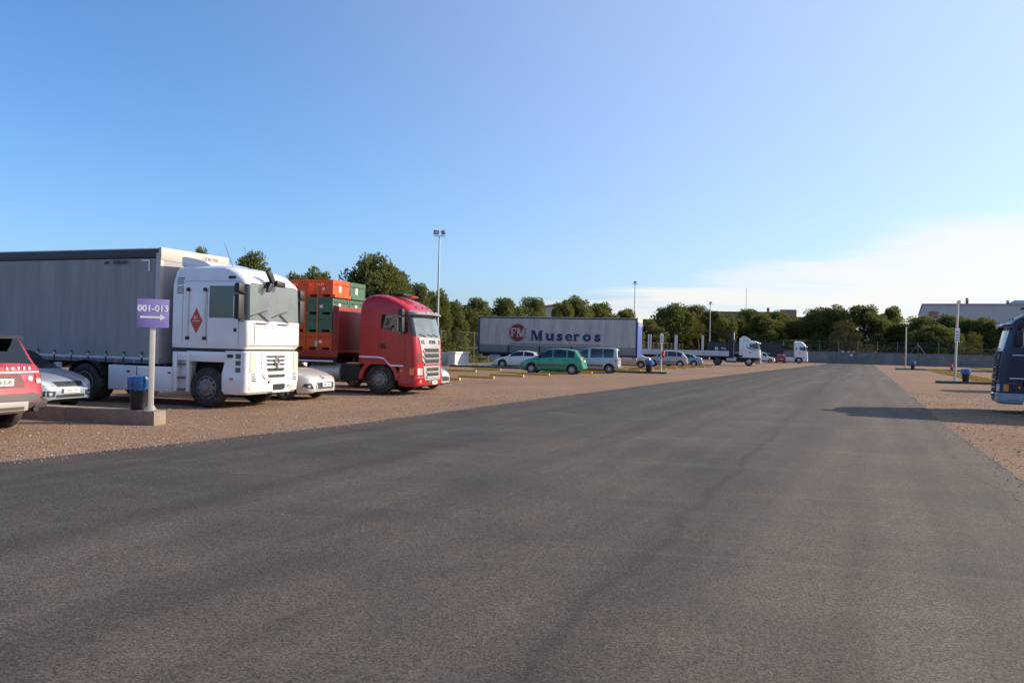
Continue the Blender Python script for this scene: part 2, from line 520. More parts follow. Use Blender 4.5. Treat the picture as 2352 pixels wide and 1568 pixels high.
def asphalt_material():
    m, nt, b = _new('asphalt')
    n, l = nt.nodes, nt.links
    tc = n.new('ShaderNodeTexCoord')
    def noise(scale, detail=6, rough=0.6, mp=None, dist=0):
        t = n.new('ShaderNodeTexNoise'); t.inputs['Scale'].default_value = scale; t.inputs['Detail'].default_value = detail; t.inputs['Roughness'].default_value = rough; t.inputs['Distortion'].default_value = dist
        l.new((mp or tc).outputs[0 if mp else 'Object'], t.inputs['Vector'])
        return t
    def ramp(src, a, b_, lo, hi):
        r = n.new('ShaderNodeMapRange'); r.inputs['From Min'].default_value = a; r.inputs['From Max'].default_value = b_
        r.inputs['To Min'].default_value = lo; r.inputs['To Max'].default_value = hi
        l.new(src, r.inputs['Value']); return r.outputs[0]
    def mul(a, b_):
        x = n.new('ShaderNodeMath'); x.operation = 'MULTIPLY'; l.new(a, x.inputs[0]); l.new(b_, x.inputs[1]); return x.outputs[0]
    vo = n.new('ShaderNodeTexVoronoi'); vo.inputs['Scale'].default_value = 85; l.new(tc.outputs['Object'], vo.inputs['Vector'])
    sp = n.new('ShaderNodeSeparateColor'); l.new(vo.outputs['Color'], sp.inputs[0])
    grain = ramp(sp.outputs[0], 0.0, 1.0, 0.42, 1.6)
    fine = ramp(noise(45, 5, 0.75).outputs['Fac'], 0.3, 0.7, 0.72, 1.28)
    patch = ramp(noise(0.55, 8, 0.6, dist=0.4).outputs['Fac'], 0.3, 0.7, 0.70, 1.30)
    mp = n.new('ShaderNodeMapping'); mp.vector_type = 'TEXTURE'
    mp.inputs['Rotation'].default_value = (0, 0, R(66.2)); mp.inputs['Scale'].default_value = (16, 0.75, 1)
    l.new(tc.outputs['Object'], mp.inputs[0])
    lanes = ramp(noise(1.0, 5, 0.55, mp).outputs['Fac'], 0.32, 0.68, 0.76, 1.24)
    mp2 = n.new('ShaderNodeMapping'); mp2.vector_type = 'TEXTURE'
    mp2.inputs['Rotation'].default_value = (0, 0, R(-14)); mp2.inputs['Scale'].default_value = (9, 0.35, 1); mp2.inputs['Location'].default_value = (3, 1, 0)
    l.new(tc.outputs['Object'], mp2.inputs[0])
    scuff = ramp(noise(1.0, 6, 0.6, mp2, 0.5).outputs['Fac'], 0.56, 0.72, 0.0, 0.07)
    def pulse(src, c, w, depth):
        d = n.new('ShaderNodeMath'); d.operation = 'SUBTRACT'; l.new(src, d.inputs[0]); d.inputs[1].default_value = c
        a_ = n.new('ShaderNodeMath'); a_.operation = 'ABSOLUTE'; l.new(d.outputs[0], a_.inputs[0])
        r = n.new('ShaderNodeMapRange'); r.interpolation_type = 'SMOOTHSTEP'; r.inputs['From Min'].default_value = 0; r.inputs['From Max'].default_value = w
        r.inputs['To Min'].default_value = depth; r.inputs['To Max'].default_value = 1.0 if depth > .3 else 0.0
        l.new(a_.outputs[0], r.inputs['Value']); return r.outputs[0]
    wob = ramp(noise(0.5, 3, 0.5).outputs['Fac'], 0, 1, -0.35, 0.35)
    # long joint and wheel tracks parallel to the road
    dt_ = n.new('ShaderNodeVectorMath'); dt_.operation = 'DOT_PRODUCT'; dt_.inputs[1].default_value = (0.922, -0.386, 0); l.new(tc.outputs['Object'], dt_.inputs[0])
    ad0 = n.new('ShaderNodeMath'); ad0.operation = 'ADD'; l.new(dt_.outputs['Value'], ad0.inputs[0]); l.new(wob, ad0.inputs[1])
    ln = ad0.outputs[0]
    marks = mul(mul(mul(pulse(ln, -1.61, .10, .74), pulse(ln, -1.61, 1.0, .80)), mul(pulse(ln, 0.95, .5, .86), pulse(ln, 1.6, .06, .80))), mul(pulse(ln, -4.2, .45, .84), pulse(ln, -6.3, .5, .86)))
    # pale dusty arcs left by turning vehicles
    arcs = None
    for C_, rs_ in (((15, 38, 0), (24.6, 25.0, 25.25, 25.9, 26.1, 26.5)), ((4, 60, 0), (40.5, 40.8, 41.6, 44.6, 44.9))):
        ds = n.new('ShaderNodeVectorMath'); ds.operation = 'DISTANCE'; ds.inputs[1].default_value = C_; l.new(tc.outputs['Object'], ds.inputs[0])
        a2 = n.new('ShaderNodeMath'); a2.operation = 'ADD'; l.new(ds.outputs['Value'], a2.inputs[0]); l.new(wob, a2.inputs[1])
        for q_, r_ in enumerate(rs_):
            pz = pulse(a2.outputs[0], r_, .03 + .04 * (q_ % 3), .06 if q_ % 2 else .10)
            if arcs is None: arcs = pz
            else:
                mm = n.new('ShaderNodeMath'); mm.operation = 'MAXIMUM'; l.new(arcs, mm.inputs[0]); l.new(pz, mm.inputs[1]); arcs = mm.outputs[0]
    arcs = mul(arcs, ramp(noise(0.22, 4, 0.6).outputs['Fac'], 0.42, 0.62, 0.0, 1.0))
    mxs = n.new('ShaderNodeMath'); mxs.operation = 'MAXIMUM'; l.new(scuff, mxs.inputs[0]); l.new(arcs, mxs.inputs[1]); scuff = mxs.outputs[0]
    stain = ramp(noise(1.1, 5, 0.6, dist=0.8).outputs['Fac'], 0.62, 0.72, 1.0, 0.72)
    spot = ramp(noise(3.7, 3, 0.5).outputs['Fac'], 0.70, 0.76, 1.0, 0.6)
    tot = mul(mul(mul(mul(grain, fine), mul(patch, lanes)), marks), mul(stain, spot))
    mx = n.new('ShaderNodeMix'); mx.data_type = 'RGBA'; mx.blend_type = 'MULTIPLY'; mx.inputs['Factor'].default_value = 1
    mx.inputs['A'].default_value = (0.073, 0.0595, 0.047, 1); l.new(tot, mx.inputs['B'])
    dust = n.new('ShaderNodeMix'); dust.data_type = 'RGBA'; l.new(scuff, dust.inputs['Factor'])
    l.new(mx.outputs['Result'], dust.inputs['A']); dust.inputs['B'].default_value = (0.30, 0.27, 0.24, 1)
    l.new(dust.outputs['Result'], b.inputs['Base Color'])
    l.new(ramp(patch, 0.8, 1.2, 0.72, 0.86), b.inputs['Roughness'])
    b.inputs['Specular IOR Level'].default_value = 0.32
    bp = n.new('ShaderNodeBump'); bp.inputs['Strength'].default_value = 0.55; bp.inputs['Distance'].default_value = 0.012
    ad = n.new('ShaderNodeMath'); ad.operation = 'ADD'; l.new(grain, ad.inputs[0]); l.new(fine, ad.inputs[1])
    l.new(ad.outputs[0], bp.inputs['Height']); l.new(bp.outputs[0], b.inputs['Normal'])
    return m
M_asphalt = asphalt_material()

mb = MB(); mb.add([(-900, -300, 0), (900, -300, 0), (900, 1800, 0), (-900, 1800, 0)], [(0, 1, 2, 3)])
tag(mb.build('ground', M_gravel), kind='structure')

LEFT_EDGE = [(-24, -18), (-13.2, 0), (-9.6, 6.3), (-6.86, 11.07), (-3.5, 17.0), (0.4, 26.0), (5.6, 37.6), (17.5, 63.5), (31.5, 93), (45.6, 123), (57.5, 149)]
RIGHT_EDGE = [(-5.5, -18), (2.4, 0), (4.95, 6.0), (7.3, 11.8), (11.4, 21.9), (19.6, 41), (32.2, 71), (44.7, 100.6), (58.5, 133), (63.5, 145.3)]
def dense(poly, amp):
    out = []
    rnd = random.Random(3)
    for (x0, y0), (x1, y1) in zip(poly, poly[1:]):
        d = math.hypot(x1 - x0, y1 - y0); k = max(2, int(d / (0.35 if y0 < 60 else 2)))
        for i in range(k):
            t = i / k
            out.append((lerp(x0, x1, t) + rnd.uniform(-amp, amp), lerp(y0, y1, t) + rnd.uniform(-amp, amp) * 0.4))
    out.append(poly[-1])
    return out
def resample(p, n):
    L = [0]
    for a, b in zip(p, p[1:]): L.append(L[-1] + math.hypot(b[0] - a[0], b[1] - a[1]))
    out = []; j = 0
    for i in range(n):
        t = L[-1] * i / (n - 1)
        while j < len(L) - 2 and L[j + 1] < t: j += 1
        f = (t - L[j]) / max(1e-6, L[j + 1] - L[j])
        out.append((lerp(p[j][0], p[j + 1][0], f), lerp(p[j][1], p[j + 1][1], f)))
    return out
dl = resample(dense(LEFT_EDGE, 0.05), 500); dr = resample(dense(RIGHT_EDGE, 0.06), 500)
mb = MB()
rows = []
for a, b in zip(dl, dr):
    rows.append([(a[0] - 0.05, a[1] + 0.02, -0.005), (a[0], a[1], 0.022), (lerp(a[0], b[0], .5), lerp(a[1], b[1], .5), 0.026), (b[0], b[1], 0.022), (b[0] + 0.05, b[1] - 0.02, -0.005)])
mb.grid(rows)
tag(mb.build('road', M_asphalt, smooth=True), kind='structure')

# loose stones on the gravel near the camera
def stones():
    rnd = random.Random(11)
    shapes = []
    for _ in range(6):
        bm = bmesh.new(); bmesh.ops.create_icosphere(bm, subdivisions=1, radius=1)
        for v in bm.verts: v.co *= rnd.uniform(0.7, 1.15)
        shapes.append(([v.co.copy() for v in bm.verts], [tuple(v.index for v in f.verts) for f in bm.faces])); bm.free()
    mb = MB()
    le = pchip([(y, x) for x, y in LEFT_EDGE]); re_ = pchip([(y, x) for x, y in RIGHT_EDGE])
    def put(x, y, r):
        vs_, fs_ = shapes[rnd.randrange(6)]
        a = rnd.uniform(0, 6.28); c, s_ = math.cos(a), math.sin(a); q = rnd.uniform(0.6, 1.3)
        mb.add([((v.x * c - v.y * s_ * q) * r + x, (v.x * s_ + v.y * c * q) * r + y, v.z * r * 0.6 + r * 0.25) for v in vs_], fs_)
    for _ in range(15000):
        y = 9.5 + 22 * rnd.random() ** 1.7
        x = le(y) - 0.02 - rnd.random() * min(9, 14 - 0.25 * y)
        put(x, y, 0.006 + 0.018 * rnd.random() ** 3)
    for _ in range(7000):
        y = 10 + 30 * rnd.random() ** 1.5
        x = re_(y) + 0.02 + rnd.random() * 5
        put(x, y, 0.006 + 0.020 * rnd.random() ** 3)
    for _ in range(2600):      # spilled over the asphalt edge
        y = 9.5 + 26 * rnd.random() ** 1.5
        r = 0.005 + 0.012 * rnd.random() ** 3; k = rnd.random() ** 2 * .45
        x = le(y) + k if rnd.random() < .6 else re_(y) - k
        vs_, fs_ = shapes[rnd.randrange(6)]
        mb.add([(v.x * r + x, v.y * r + y, v.z * r * 0.6 + 0.024 + r * .2) for v in vs_], fs_)
    for _ in range(260):       # a few stray ones on the asphalt
        y = 4 + 30 * rnd.random()
        x = lerp(le(y), re_(y), rnd.random())
        vs_, fs_ = shapes[0]
        r = 0.003 + 0.005 * rnd.random()
        mb.add([(v.x * r + x, v.y * r + y, v.z * r * 0.6 + 0.026) for v in vs_], fs_)
    m, nt, b = _new('loose_stone')
    n, l = nt.nodes, nt.links
    g = n.new('ShaderNodeNewGeometry'); cr = n.new('ShaderNodeValToRGB')
    e = cr.color_ramp.elements
    e[0].color = (0.19, 0.125, 0.085, 1); e[1].color = (0.46, 0.42, 0.37, 1)
    for p, c in ((0.4, (0.24, 0.145, 0.10)), (0.8, (0.30, 0.21, 0.16))):
        q = e.new(p); q.color = (*c, 1)
    l.new(g.outputs['Random Per Island'], cr.inputs[0]); l.new(cr.outputs[0], b.inputs['Base Color']); b.inputs['Roughness'].default_value = 0.9
    o = mb.build('loose_gravel', m, smooth=True, angle=60)
    tag(o, 'loose brown and pale gravel stones scattered along the road edges', 'gravel', kind='stuff')
stones()

# ================================================================== trees
def foliage(name, cols, trans=0.25):
    m = bpy.data.materials.new(name); m.use_nodes = True
    n, l = m.node_tree.nodes, m.node_tree.links
    n.clear()
    o = n.new('ShaderNodeOutputMaterial')
    g = n.new('ShaderNodeNewGeometry'); cr = n.new('ShaderNodeValToRGB')
    e = cr.color_ramp.elements
    e[0].color = (*cols[0], 1); e[1].color = (*cols[-1], 1)
    for i, c in enumerate(cols[1:-1]):
        q = e.new((i + 1) / (len(cols) - 1)); q.color = (*c, 1)
    l.new(g.outputs['Random Per Island'], cr.inputs[0])
    d = n.new('ShaderNodeBsdfDiffuse'); t = n.new('ShaderNodeBsdfTranslucent'); mx = n.new('ShaderNodeMixShader'); mx.inputs[0].default_value = trans
    l.new(cr.outputs[0], d.inputs[0]); l.new(cr.outputs[0], t.inputs[0])
    l.new(d.outputs[0], mx.inputs[1]); l.new(t.outputs[0], mx.inputs[2]); l.new(mx.outputs[0], o.inputs[0])
    return m
M_pine = foliage('pine_needles', [(0.075, 0.092, 0.028), (0.13, 0.15, 0.045), (0.19, 0.20, 0.062), (0.25, 0.245, 0.08)], 0.48)
M_olive = foliage('brownish_leaves', [(0.09, 0.08, 0.03), (0.13, 0.115, 0.045), (0.17, 0.14, 0.06)])
M_yellow = foliage('yellow_leaves', [(0.13, 0.13, 0.03), (0.19, 0.17, 0.04), (0.27, 0.22, 0.05)])
M_bark = mat('bark', (0.10, 0.075, 0.055), 0.95, var=0.3, vscale=6, bump=0.6, bscale=20)

def crown_mesh(name, seed, lobes, dens, tuft=0.34, wide=1.0):
    """crown of unit size: radius about 1 across, z 0..2; built of needle tufts on many lobes"""
    rnd = random.Random(seed)
    mb = MB(); L = []
    for _ in range(lobes):
        z = 0.2 + 1.62 * rnd.random()
        rmax = wide * math.sqrt(max(0.02, 1 - (max(0, z - 0.75) / 1.15) ** 2)) * (0.7 + 0.3 * min(1, z / 0.6))
        a = rnd.uniform(0, 6.283); rr = rmax * rnd.random() ** 0.5 * 0.85
        L.append((Vector((rr * math.cos(a), rr * math.sin(a), z)), rnd.uniform(0.12, 0.30)))
    for c, r in L:
        k = int(dens * r ** 1.6 / 0.105)
        for _ in range(k):
            d = Vector((rnd.gauss(0, 1), rnd.gauss(0, 1), rnd.gauss(0.25, 1))).normalized()
            p = c + d * r * (rnd.random() ** 0.35) * Vector((1, 1, 0.85)).length / 1.6
            # one tuft: three narrow blades fanned about an outward axis
            ax = (d + Vector((rnd.uniform(-.5, .5), rnd.uniform(-.5, .5), rnd.uniform(-.1, .7)))).normalized()
            s_ = tuft * rnd.uniform(0.16, 0.34)
            for q in range(3):
                u = (ax + Vector((rnd.uniform(-.7, .7), rnd.uniform(-.7, .7), rnd.uniform(-.7, .7)))).normalized()
                w = u.orthogonal().normalized(); w.rotate(Matrix.Rotation(rnd.uniform(0, 6.28), 3, u))
                o = len(mb.v)
                mb.v += [tuple(p - w * s_ * .22), tuple(p + w * s_ * .22), tuple(p + u * s_ + w * s_ * .15), tuple(p + u * s_ * 1.15 - w * s_ * .15)]
                mb.f.append((o, o + 1, o + 2, o + 3))
    me = bpy.data.meshes.new(name); me.from_pydata(mb.v, [], mb.f); me.update()
    return me, L

def trunk_mesh(name, seed, L):
    rnd = random.Random(seed); mb = MB()
    p = Vector((0, 0, -1.0)); r = 0.085
    mb.tube((0, 0, -7), p, r * 1.3, r, 7, caps=False)
    tops = []
    for i in range(5):
        q = p + Vector((rnd.uniform(-.06, .06), rnd.uniform(-.06, .06), 0.48))
        mb.tube(p, q, r, r * 0.82, 7, caps=False); p = q; r *= 0.82
        tops.append((p.copy(), r))
    for c, rr in L:
        b, r0 = min(tops, key=lambda t: abs(t[0].z + 0.35 - c.z) + 0.01)
        if b.z < c.z + 0.2:
            mid = (b + c) / 2 + Vector((0, 0, -.06))
            mb.tube(b, mid, r0 * .5, r0 * .35, 5, caps=False).tube(mid, c, r0 * .35, r0 * .1, 5, caps=False)
    return mb.mesh(name, smooth=True)

CROWNS = []
for i, (lb, dn, wd) in enumerate([(74, 235, 1.0), (88, 200, 0.95), (66, 255, 1.05), (80, 215, 0.9), (94, 190, 1.0), (70, 240, 0.85)]):
    me, L = crown_mesh('pine_crown_%d' % i, 50 + i, lb, dn, 0.185, wd)
    CROWNS.append((me, trunk_mesh('pine_trunk_%d' % i, 80 + i, L)))
sp_me, sp_L = crown_mesh('sparse_crown', 77, 44, 60, 0.2, 0.95)
SPARSE = (sp_me, trunk_mesh('sparse_trunk', 99, sp_L))

def tree(px, ytop, half, Y, label, v, material=None, name='pine_tree', low=0.25, rot=None, group='trees beyond the boundary'):
    """px, ytop: crown top in the photo; half: crown half width (photo px); Y: depth"""
    ux, uy = unroll(px, ytop)
    ztop = CAM_H + (794 - uy) * Y / FPX
    w = half * Y / FPX * 1.45
    zb = max(0.5, ztop * low)
    crown, trunk = SPARSE if v == 's' else CROWNS[v % 6]
    X = (ux - 1176) / FPX * Y
    o = thing(name, label, 'tree', (X, Y, 0), rot if rot is not None else random.uniform(0, 6.28), group)
    sz = (ztop - zb) / 2.05
    c = link('crown', crown, material or M_pine, o); c.location = (0, 0, zb); c.scale = (w, w, sz)
    t = link('trunk', trunk, M_bark, o); t.location = (0, 0, zb); t.scale = (max(1.6, w * .8), max(1.6, w * .8), sz)
    return o

def tl(px):
    return 40.0 / (0.445 - (px - 1176) / FPX)
LEFT_TREES = [
    (462, 571, 22, None, 0, 'pine top just showing over the grey trailer with the white cab'),
    (570, 583, 50, None, 1, 'pine crown rising directly behind the white truck cab roof'),
    (690, 628, 40, None, 2, 'low pine crown between white cab and the orange crates'),
    (735, 615, 42, None, 3, 'pine crown showing above the stack of orange crates'),
    (862, 580, 60, None, 4, 'tallest pine behind the red truck cab, left of the floodlight mast'),
    (905, 622, 48, None, 5, 'pine shoulder leaning right of the tallest pine behind red truck'),
    (958, 652, 32, None, 0, 'small pine left of the tall floodlight mast base'),
    (1000, 664, 34, None, 3, 'pine standing right behind the tall floodlight mast'),
    (1032, 690, 34, None, 2, 'dark pine beside the red cab windscreen, left of the big lettered trailer'),
    (1092, 685, 42, None, 1, 'leftmost pine above the rear end of the lettered grey trailer'),
    (1160, 686, 46, None, 5, 'pine above the red roundel of the lettered trailer'),
    (1222, 684, 34, None, 0, 'pine left of the cream building gap above the lettered trailer'),
    (1290, 690, 30, None, 3, 'narrow pine right of the cream building above the lettered trailer'),
    (1325, 679, 38, None, 4, 'highest pine above the middle of the lettered trailer'),
    (1375, 694, 36, None, 2, 'round pine above the lettered trailer, left of the far floodlight mast'),
    (1430, 711, 36, None, 1, 'low round pine at the far floodlight mast over the lettered trailer'),
]
for px, yt, hf, Y, v, lab in LEFT_TREES:
    tree(px, yt, hf, Y or tl(px), lab, v, low=0.12)
FAR_TREES = [
    (1497, 735, 30, 150, 1, 'low dark pine right of the blue trailer front'),
    (1550, 696, 42, 158, 4, 'tall pine over the open trailer, left of its yellowing neighbour'),
    (1598, 702, 34, 164, 0, 'pine behind the slim mast above the open trailer'),
    (1640, 712, 36, 160, 2, 'broad pine above the middle posts of the open trailer'),
    (1690, 722, 40, 168, 3, 'pine left of the tractor with roof deflector'),
    (1720, 711, 44, 171, 5, 'bright green pine right above the white tractor with roof deflector'),
    (1755, 722, 40, 164, 1, 'pine just right of the white tractor with roof deflector'),
    (1792, 713, 40, 172, 2, 'pine above the small white van in the distance'),
    (1832, 738, 34, 168, 0, 'low pine above the distant white tractor cab'),
    (1876, 706, 40, 166, 4, 'pine right of the distant white tractor cab'),
    (1910, 701, 42, 163, 3, 'tall pine above the left stretch of the far wall'),
    (1985, 702, 48, 160, 5, 'large round pine above the end of the road'),
    (2043, 705, 30, 164, 1, 'slim pine left of the white cloud over the far wall'),
    (2075, 742, 34, 158, 2, 'low pine behind the far lamp pole'),
    (2118, 727, 40, 156, 0, 'pine right of the far lamp pole in front of warehouse corner'),
    (2150, 744, 44, 148, 4, 'bushy low pine between the two lamp poles'),
    (2192, 722, 42, 156, 2, 'pine left of the near lamp pole before the warehouse'),
    (2222, 733, 34, 152, 5, 'pine right of the near lamp pole before the warehouse'),
    (2268, 729, 40, 150, 3, 'dark pine just left of the navy truck visor'),
    (2318, 742, 40, 148, 1, 'pine hidden mostly by the navy truck cab'),
]
for px, yt, hf, Y, v, lab in FAR_TREES:
    tree(px, yt, hf, Y, lab, v, low=0.12)
tree(1606, 738, 16, 150, 'small yellowing tree among pines above the open trailer', 's', M_yellow, 'leafy_tree', low=0.55)
tree(1942, 733, 27, 152, 'brownish thin-leaved tree at the left of the far wall', 's', M_olive, 'leafy_tree', low=0.3)
tree(1968, 760, 16, 151, 'short brownish tree beside the end of the road', 's', M_olive, 'leafy_tree', low=0.3)
tree(2238, 760, 17, 141, 'yellow-leaved tree between near lamp pole and navy truck', 's', M_yellow, 'leafy_tree', low=0.35)
# dark undergrowth closing the view below the crowns
def undergrowth():
    mb = MB(); rnd = random.Random(5)
    def bush(x, y, h, w):
        for _ in range(int(420 * w)):
            d = Vector((rnd.gauss(0, .45), rnd.gauss(0, .35), abs(rnd.gauss(0, .5))))
            p = Vector((x, y, 0)) + Vector((d.x * w, d.y * w, min(1, d.z) * h))
            u = Vector((rnd.uniform(-1, 1), rnd.uniform(-1, 1), rnd.uniform(-.3, 1))).normalized(); w_ = u.orthogonal().normalized()
            s_ = rnd.uniform(.14, .3); o = len(mb.v)
            mb.v += [tuple(p - w_ * s_ * .3), tuple(p + w_ * s_ * .3), tuple(p + u * s_)]; mb.f.append((o, o + 1, o + 2))
    Y = 46
    while Y < 160:
        bush(-10.5 + 0.445 * (Y - 69) + rnd.uniform(-1, 1), Y, rnd.uniform(1.5, 3.2), rnd.uniform(1.8, 2.8)); Y += 2.4
    t = 0
    while t < 105:
        p = Vector((33, 164, 0)) + Vector((0.891, -0.454, 0)) * t
        bush(p.x + rnd.uniform(-1, 1), p.y + rnd.uniform(1.5, 4), rnd.uniform(2.0, 4.2), rnd.uniform(2.2, 3.4)); t += 2.4
    me = bpy.data.meshes.new('undergrowth'); me.from_pydata(mb.v, [], mb.f)
    tag(link('undergrowth', me, M_pine), 'dark green shrubs and low branches filling the space under the pines', 'shrubs', kind='stuff')
undergrowth()

# ================================================================== walls and fences
def wall_material(name, base, mortar, bw, bh, var=0.25, tone=0.8):
    m, nt, b = _new(name)
    n, l = nt.nodes, nt.links
    tc = n.new('ShaderNodeTexCoord'); sx = n.new('ShaderNodeSeparateXYZ'); cb = n.new('ShaderNodeCombineXYZ')
    l.new(tc.outputs['Object'], sx.inputs[0]); l.new(sx.outputs[0], cb.inputs[0]); l.new(sx.outputs[2], cb.inputs[1])
    br = n.new('ShaderNodeTexBrick'); br.inputs['Scale'].default_value = 1; br.inputs['Brick Width'].default_value = bw; br.inputs['Row Height'].default_value = bh
    br.inputs['Mortar Size'].default_value = 0.012; br.inputs['Color1'].default_value = (*base, 1); br.inputs['Color2'].default_value = (*[c * tone for c in base], 1); br.inputs['Mortar'].default_value = (*mortar, 1)
    l.new(cb.outputs[0], br.inputs['Vector'])
    t = n.new('ShaderNodeTexNoise'); t.inputs['Scale'].default_value = 0.5; t.inputs['Detail'].default_value = 8; l.new(tc.outputs['Object'], t.inputs['Vector'])
    mr = n.new('ShaderNodeMapRange'); mr.inputs['From Min'].default_value = .3; mr.inputs['From Max'].default_value = .7; mr.inputs['To Min'].default_value = 1 - var; mr.inputs['To Max'].default_value = 1 + var
    l.new(t.outputs['Fac'], mr.inputs['Value'])
    mx = n.new('ShaderNodeMix'); mx.data_type = 'RGBA'; mx.blend_type = 'MULTIPLY'; mx.inputs['Factor'].default_value = 1
    l.new(br.outputs['Color'], mx.inputs['A']); l.new(mr.outputs[0], mx.inputs['B']); l.new(mx.outputs['Result'], b.inputs['Base Color'])
    b.inputs['Roughness'].default_value = 0.95
    return m
M_block = wall_material('grey_block_wall', (0.25, 0.225, 0.205), (0.16, 0.145, 0.13), 0.4, 0.2)

def mesh_material():
    m = bpy.data.materials.new('wire_mesh'); m.use_nodes = True
    n, l = m.node_tree.nodes, m.node_tree.links; n.clear()
    o = n.new('ShaderNodeOutputMaterial'); tr = n.new('ShaderNodeBsdfTransparent'); p = n.new('ShaderNodeBsdfPrincipled')
    p.inputs['Base Color'].default_value = (0.06, 0.065, 0.06, 1); p.inputs['Metallic'].default_value = 0.3; p.inputs['Roughness'].default_value = 0.5
    tc = n.new('ShaderNodeTexCoord'); mp = n.new('ShaderNodeMapping'); mp.inputs['Rotation'].default_value = (0, R(45), 0); mp.inputs['Scale'].default_value = (14, 14, 14)
    l.new(tc.outputs['Object'], mp.inputs[0]); sx = n.new('ShaderNodeSeparateXYZ'); l.new(mp.outputs[0], sx.inputs[0])
    ls = []
    for k in (0, 2):
        f = n.new('ShaderNodeMath'); f.operation = 'FRACT'; l.new(sx.outputs[k], f.inputs[0])
        g = n.new('ShaderNodeMath'); g.operation = 'LESS_THAN'; g.inputs[1].default_value = 0.05; l.new(f.outputs[0], g.inputs[0]); ls.append(g)
    mx_ = n.new('ShaderNodeMath'); mx_.operation = 'MAXIMUM'; l.new(ls[0].outputs[0], mx_.inputs[0]); l.new(ls[1].outputs[0], mx_.inputs[1])
    ms = n.new('ShaderNodeMixShader'); l.new(mx_.outputs[0], ms.inputs[0]); l.new(tr.outputs[0], ms.inputs[1]); l.new(p.outputs[0], ms.inputs[2]); l.new(ms.outputs[0], o.inputs[0])
    return m
M_mesh = mesh_material()

def fence(label, p0, p1, z0, h, step, brace=()):
    p0, p1 = Vector((*p0, 0)), Vector((*p1, 0)); d = p1 - p0; L = d.length; a = math.atan2(d.y, d.x)
    f = thing('wire_fence', label, 'fence', (p0.x, p0.y, 0), a)
    me = MB().tube((0, 0, z0 - .1), (0, 0, z0 + h), 0.028, n=8).tube((0, 0, z0 + h), (0, 0, z0 + h + .03), 0.036, 0.02, n=8).mesh('fence_post', smooth=True)
    n_ = int(L / step)
    for i in range(n_ + 1):
        q = link('post', me, mat('fence_post_grey', (.24, .24, .23), .6, .3), f); q.location = (i * step, 0, 0)
        if i in brace:
            for s_ in (-1, 1):
                MB().tube((i * step, -.05, z0 + h * .85), (i * step + s_ * 1.1, -.05, z0 + .05), 0.025, n=6).build('brace', M_galv, f, smooth=True)
    MB().add([(0, .04, z0 + .04), (L, .04, z0 + .04), (L, .04, z0 + h - .04), (0, .04, z0 + h - .04)], [(0, 1, 2, 3)]).build('wire_mesh', M_mesh, f)
    for zz in (z0 + .06, z0 + h * .5, z0 + h - .04):
        MB().tube((0, .045, zz), (L, .045, zz), 0.006, n=4).build('tension_wire', M_galv, f)
    return f

FW0, FWD = Vector((33, 161.5, 0)), Vector((0.891, -0.454, 0))
FWA = math.atan2(FWD.y, FWD.x)
fw = thing('boundary_wall', 'long grey concrete block wall closing the far end of the lot', 'wall', FW0, FWA)
for i in range(7):
    MB().bb(i * 14 + .15, i * 14 + 13.85, -.1, .1, 0, 2.02).build('wall_panel', M_block, fw)
    MB().bb(i * 14 - .15, i * 14 + .15, -.16, .16, 0, 2.12).build('pilaster', M_concrete, fw, bevel=.02)
    MB().bb(i * 14 + .15, i * 14 + 13.85, -.14, .14, 2.02, 2.10).build('coping', M_concrete, fw, bevel=.01)
ff = fence('tall wire fence on thin posts standing on the far block wall', (FW0.x, FW0.y + .0), (FW0 + FWD * 96)[:2], 2.08, 1.9, 3.2, brace=(13,))
fence('wire mesh fence along the left edge of the lot behind the trailers', (-13.5, 52), (32.5, 155.5), 0, 2.9, 3.1)

# sign board and box on the far wall
p = FW0 + FWD * 31 ; nrm = Vector((-0.454, -0.891, 0))
rs = thing('round_sign', 'round white sign with red rim on the far block wall', 'sign', p + nrm * .12 + Vector((0, 0, 1.55)), FWA)
MB().lathe([(0, -.03), (.36, -.03), (.36, .0), (0, .0)], 'y', 20).build('disc', mat('sign_red', (.5, .05, .04), .5), rs, smooth=True)
MB().lathe([(0, -.036), (.25, -.036), (.25, -.03)], 'y', 20).build('face', M_print_white, rs, smooth=True)
MB().bb(-.11, .11, -.041, -.036, -.03, .03).build('bar', M_ink, rs)
p = FW0 + FWD * 78
eb = thing('meter_box', 'pale square cabinet on the far wall behind the near lamp pole', 'cabinet', p + nrm * .12 + Vector((0, 0, .85)), FWA)
MB().bb(-.5, .5, -.2, 0, 0, 1.1).build('housing', mat('cabinet_grey', (.4, .38, .36), .7), eb, bevel=.02)
MB().bb(-.44, .44, -.22, -.2, .06, 1.04).build('door', mat('cabinet_door', (.44, .42, .40), .6), eb, bevel=.01)

# low white wall with a broken end pillar
lw = thing('low_wall', 'low whitewashed wall with a capped end pillar beside the lettered trailer', 'wall', (-4.75, 67.6, 0), heading(112))
M_wash = mat('whitewash', (.66, .65, .62), .9, var=.1, vscale=2, bump=.3, bscale=12, dirt=((.35, .31, .26), .4), dscale=2)
MB().bb(-6, 0, -.12, .12, 0, 1.08).build('wall', M_wash, lw, bevel=.015)
MB().bb(.0, .62, -1.0, 1.6, .18, 1.02).build('end_pillar', M_wash, lw, bevel=.02)
MB().bb(-.06, .7, -1.06, 1.66, 1.02, 1.16).build('cap', M_wash, lw, bevel=.03)
MB().prism([(-.12, 0), (1.0, 0), (.64, .18), (-.02, .18)], -1.1, 1.7).build('plinth', M_wash, lw, bevel=.02)
o = thing('masonry_block', 'white broken masonry block on the gravel under the lettered trailer', 'rubble', (-.9, 66.9, 0), .3)
MB().prism([(-1.5, 0), (1.6, 0), (1.5, .22), (.2, .26), (-.1, .36), (-.5, .30), (-1.3, .16)], -.25, .25).build('stone', M_wash, o, bevel=.03)
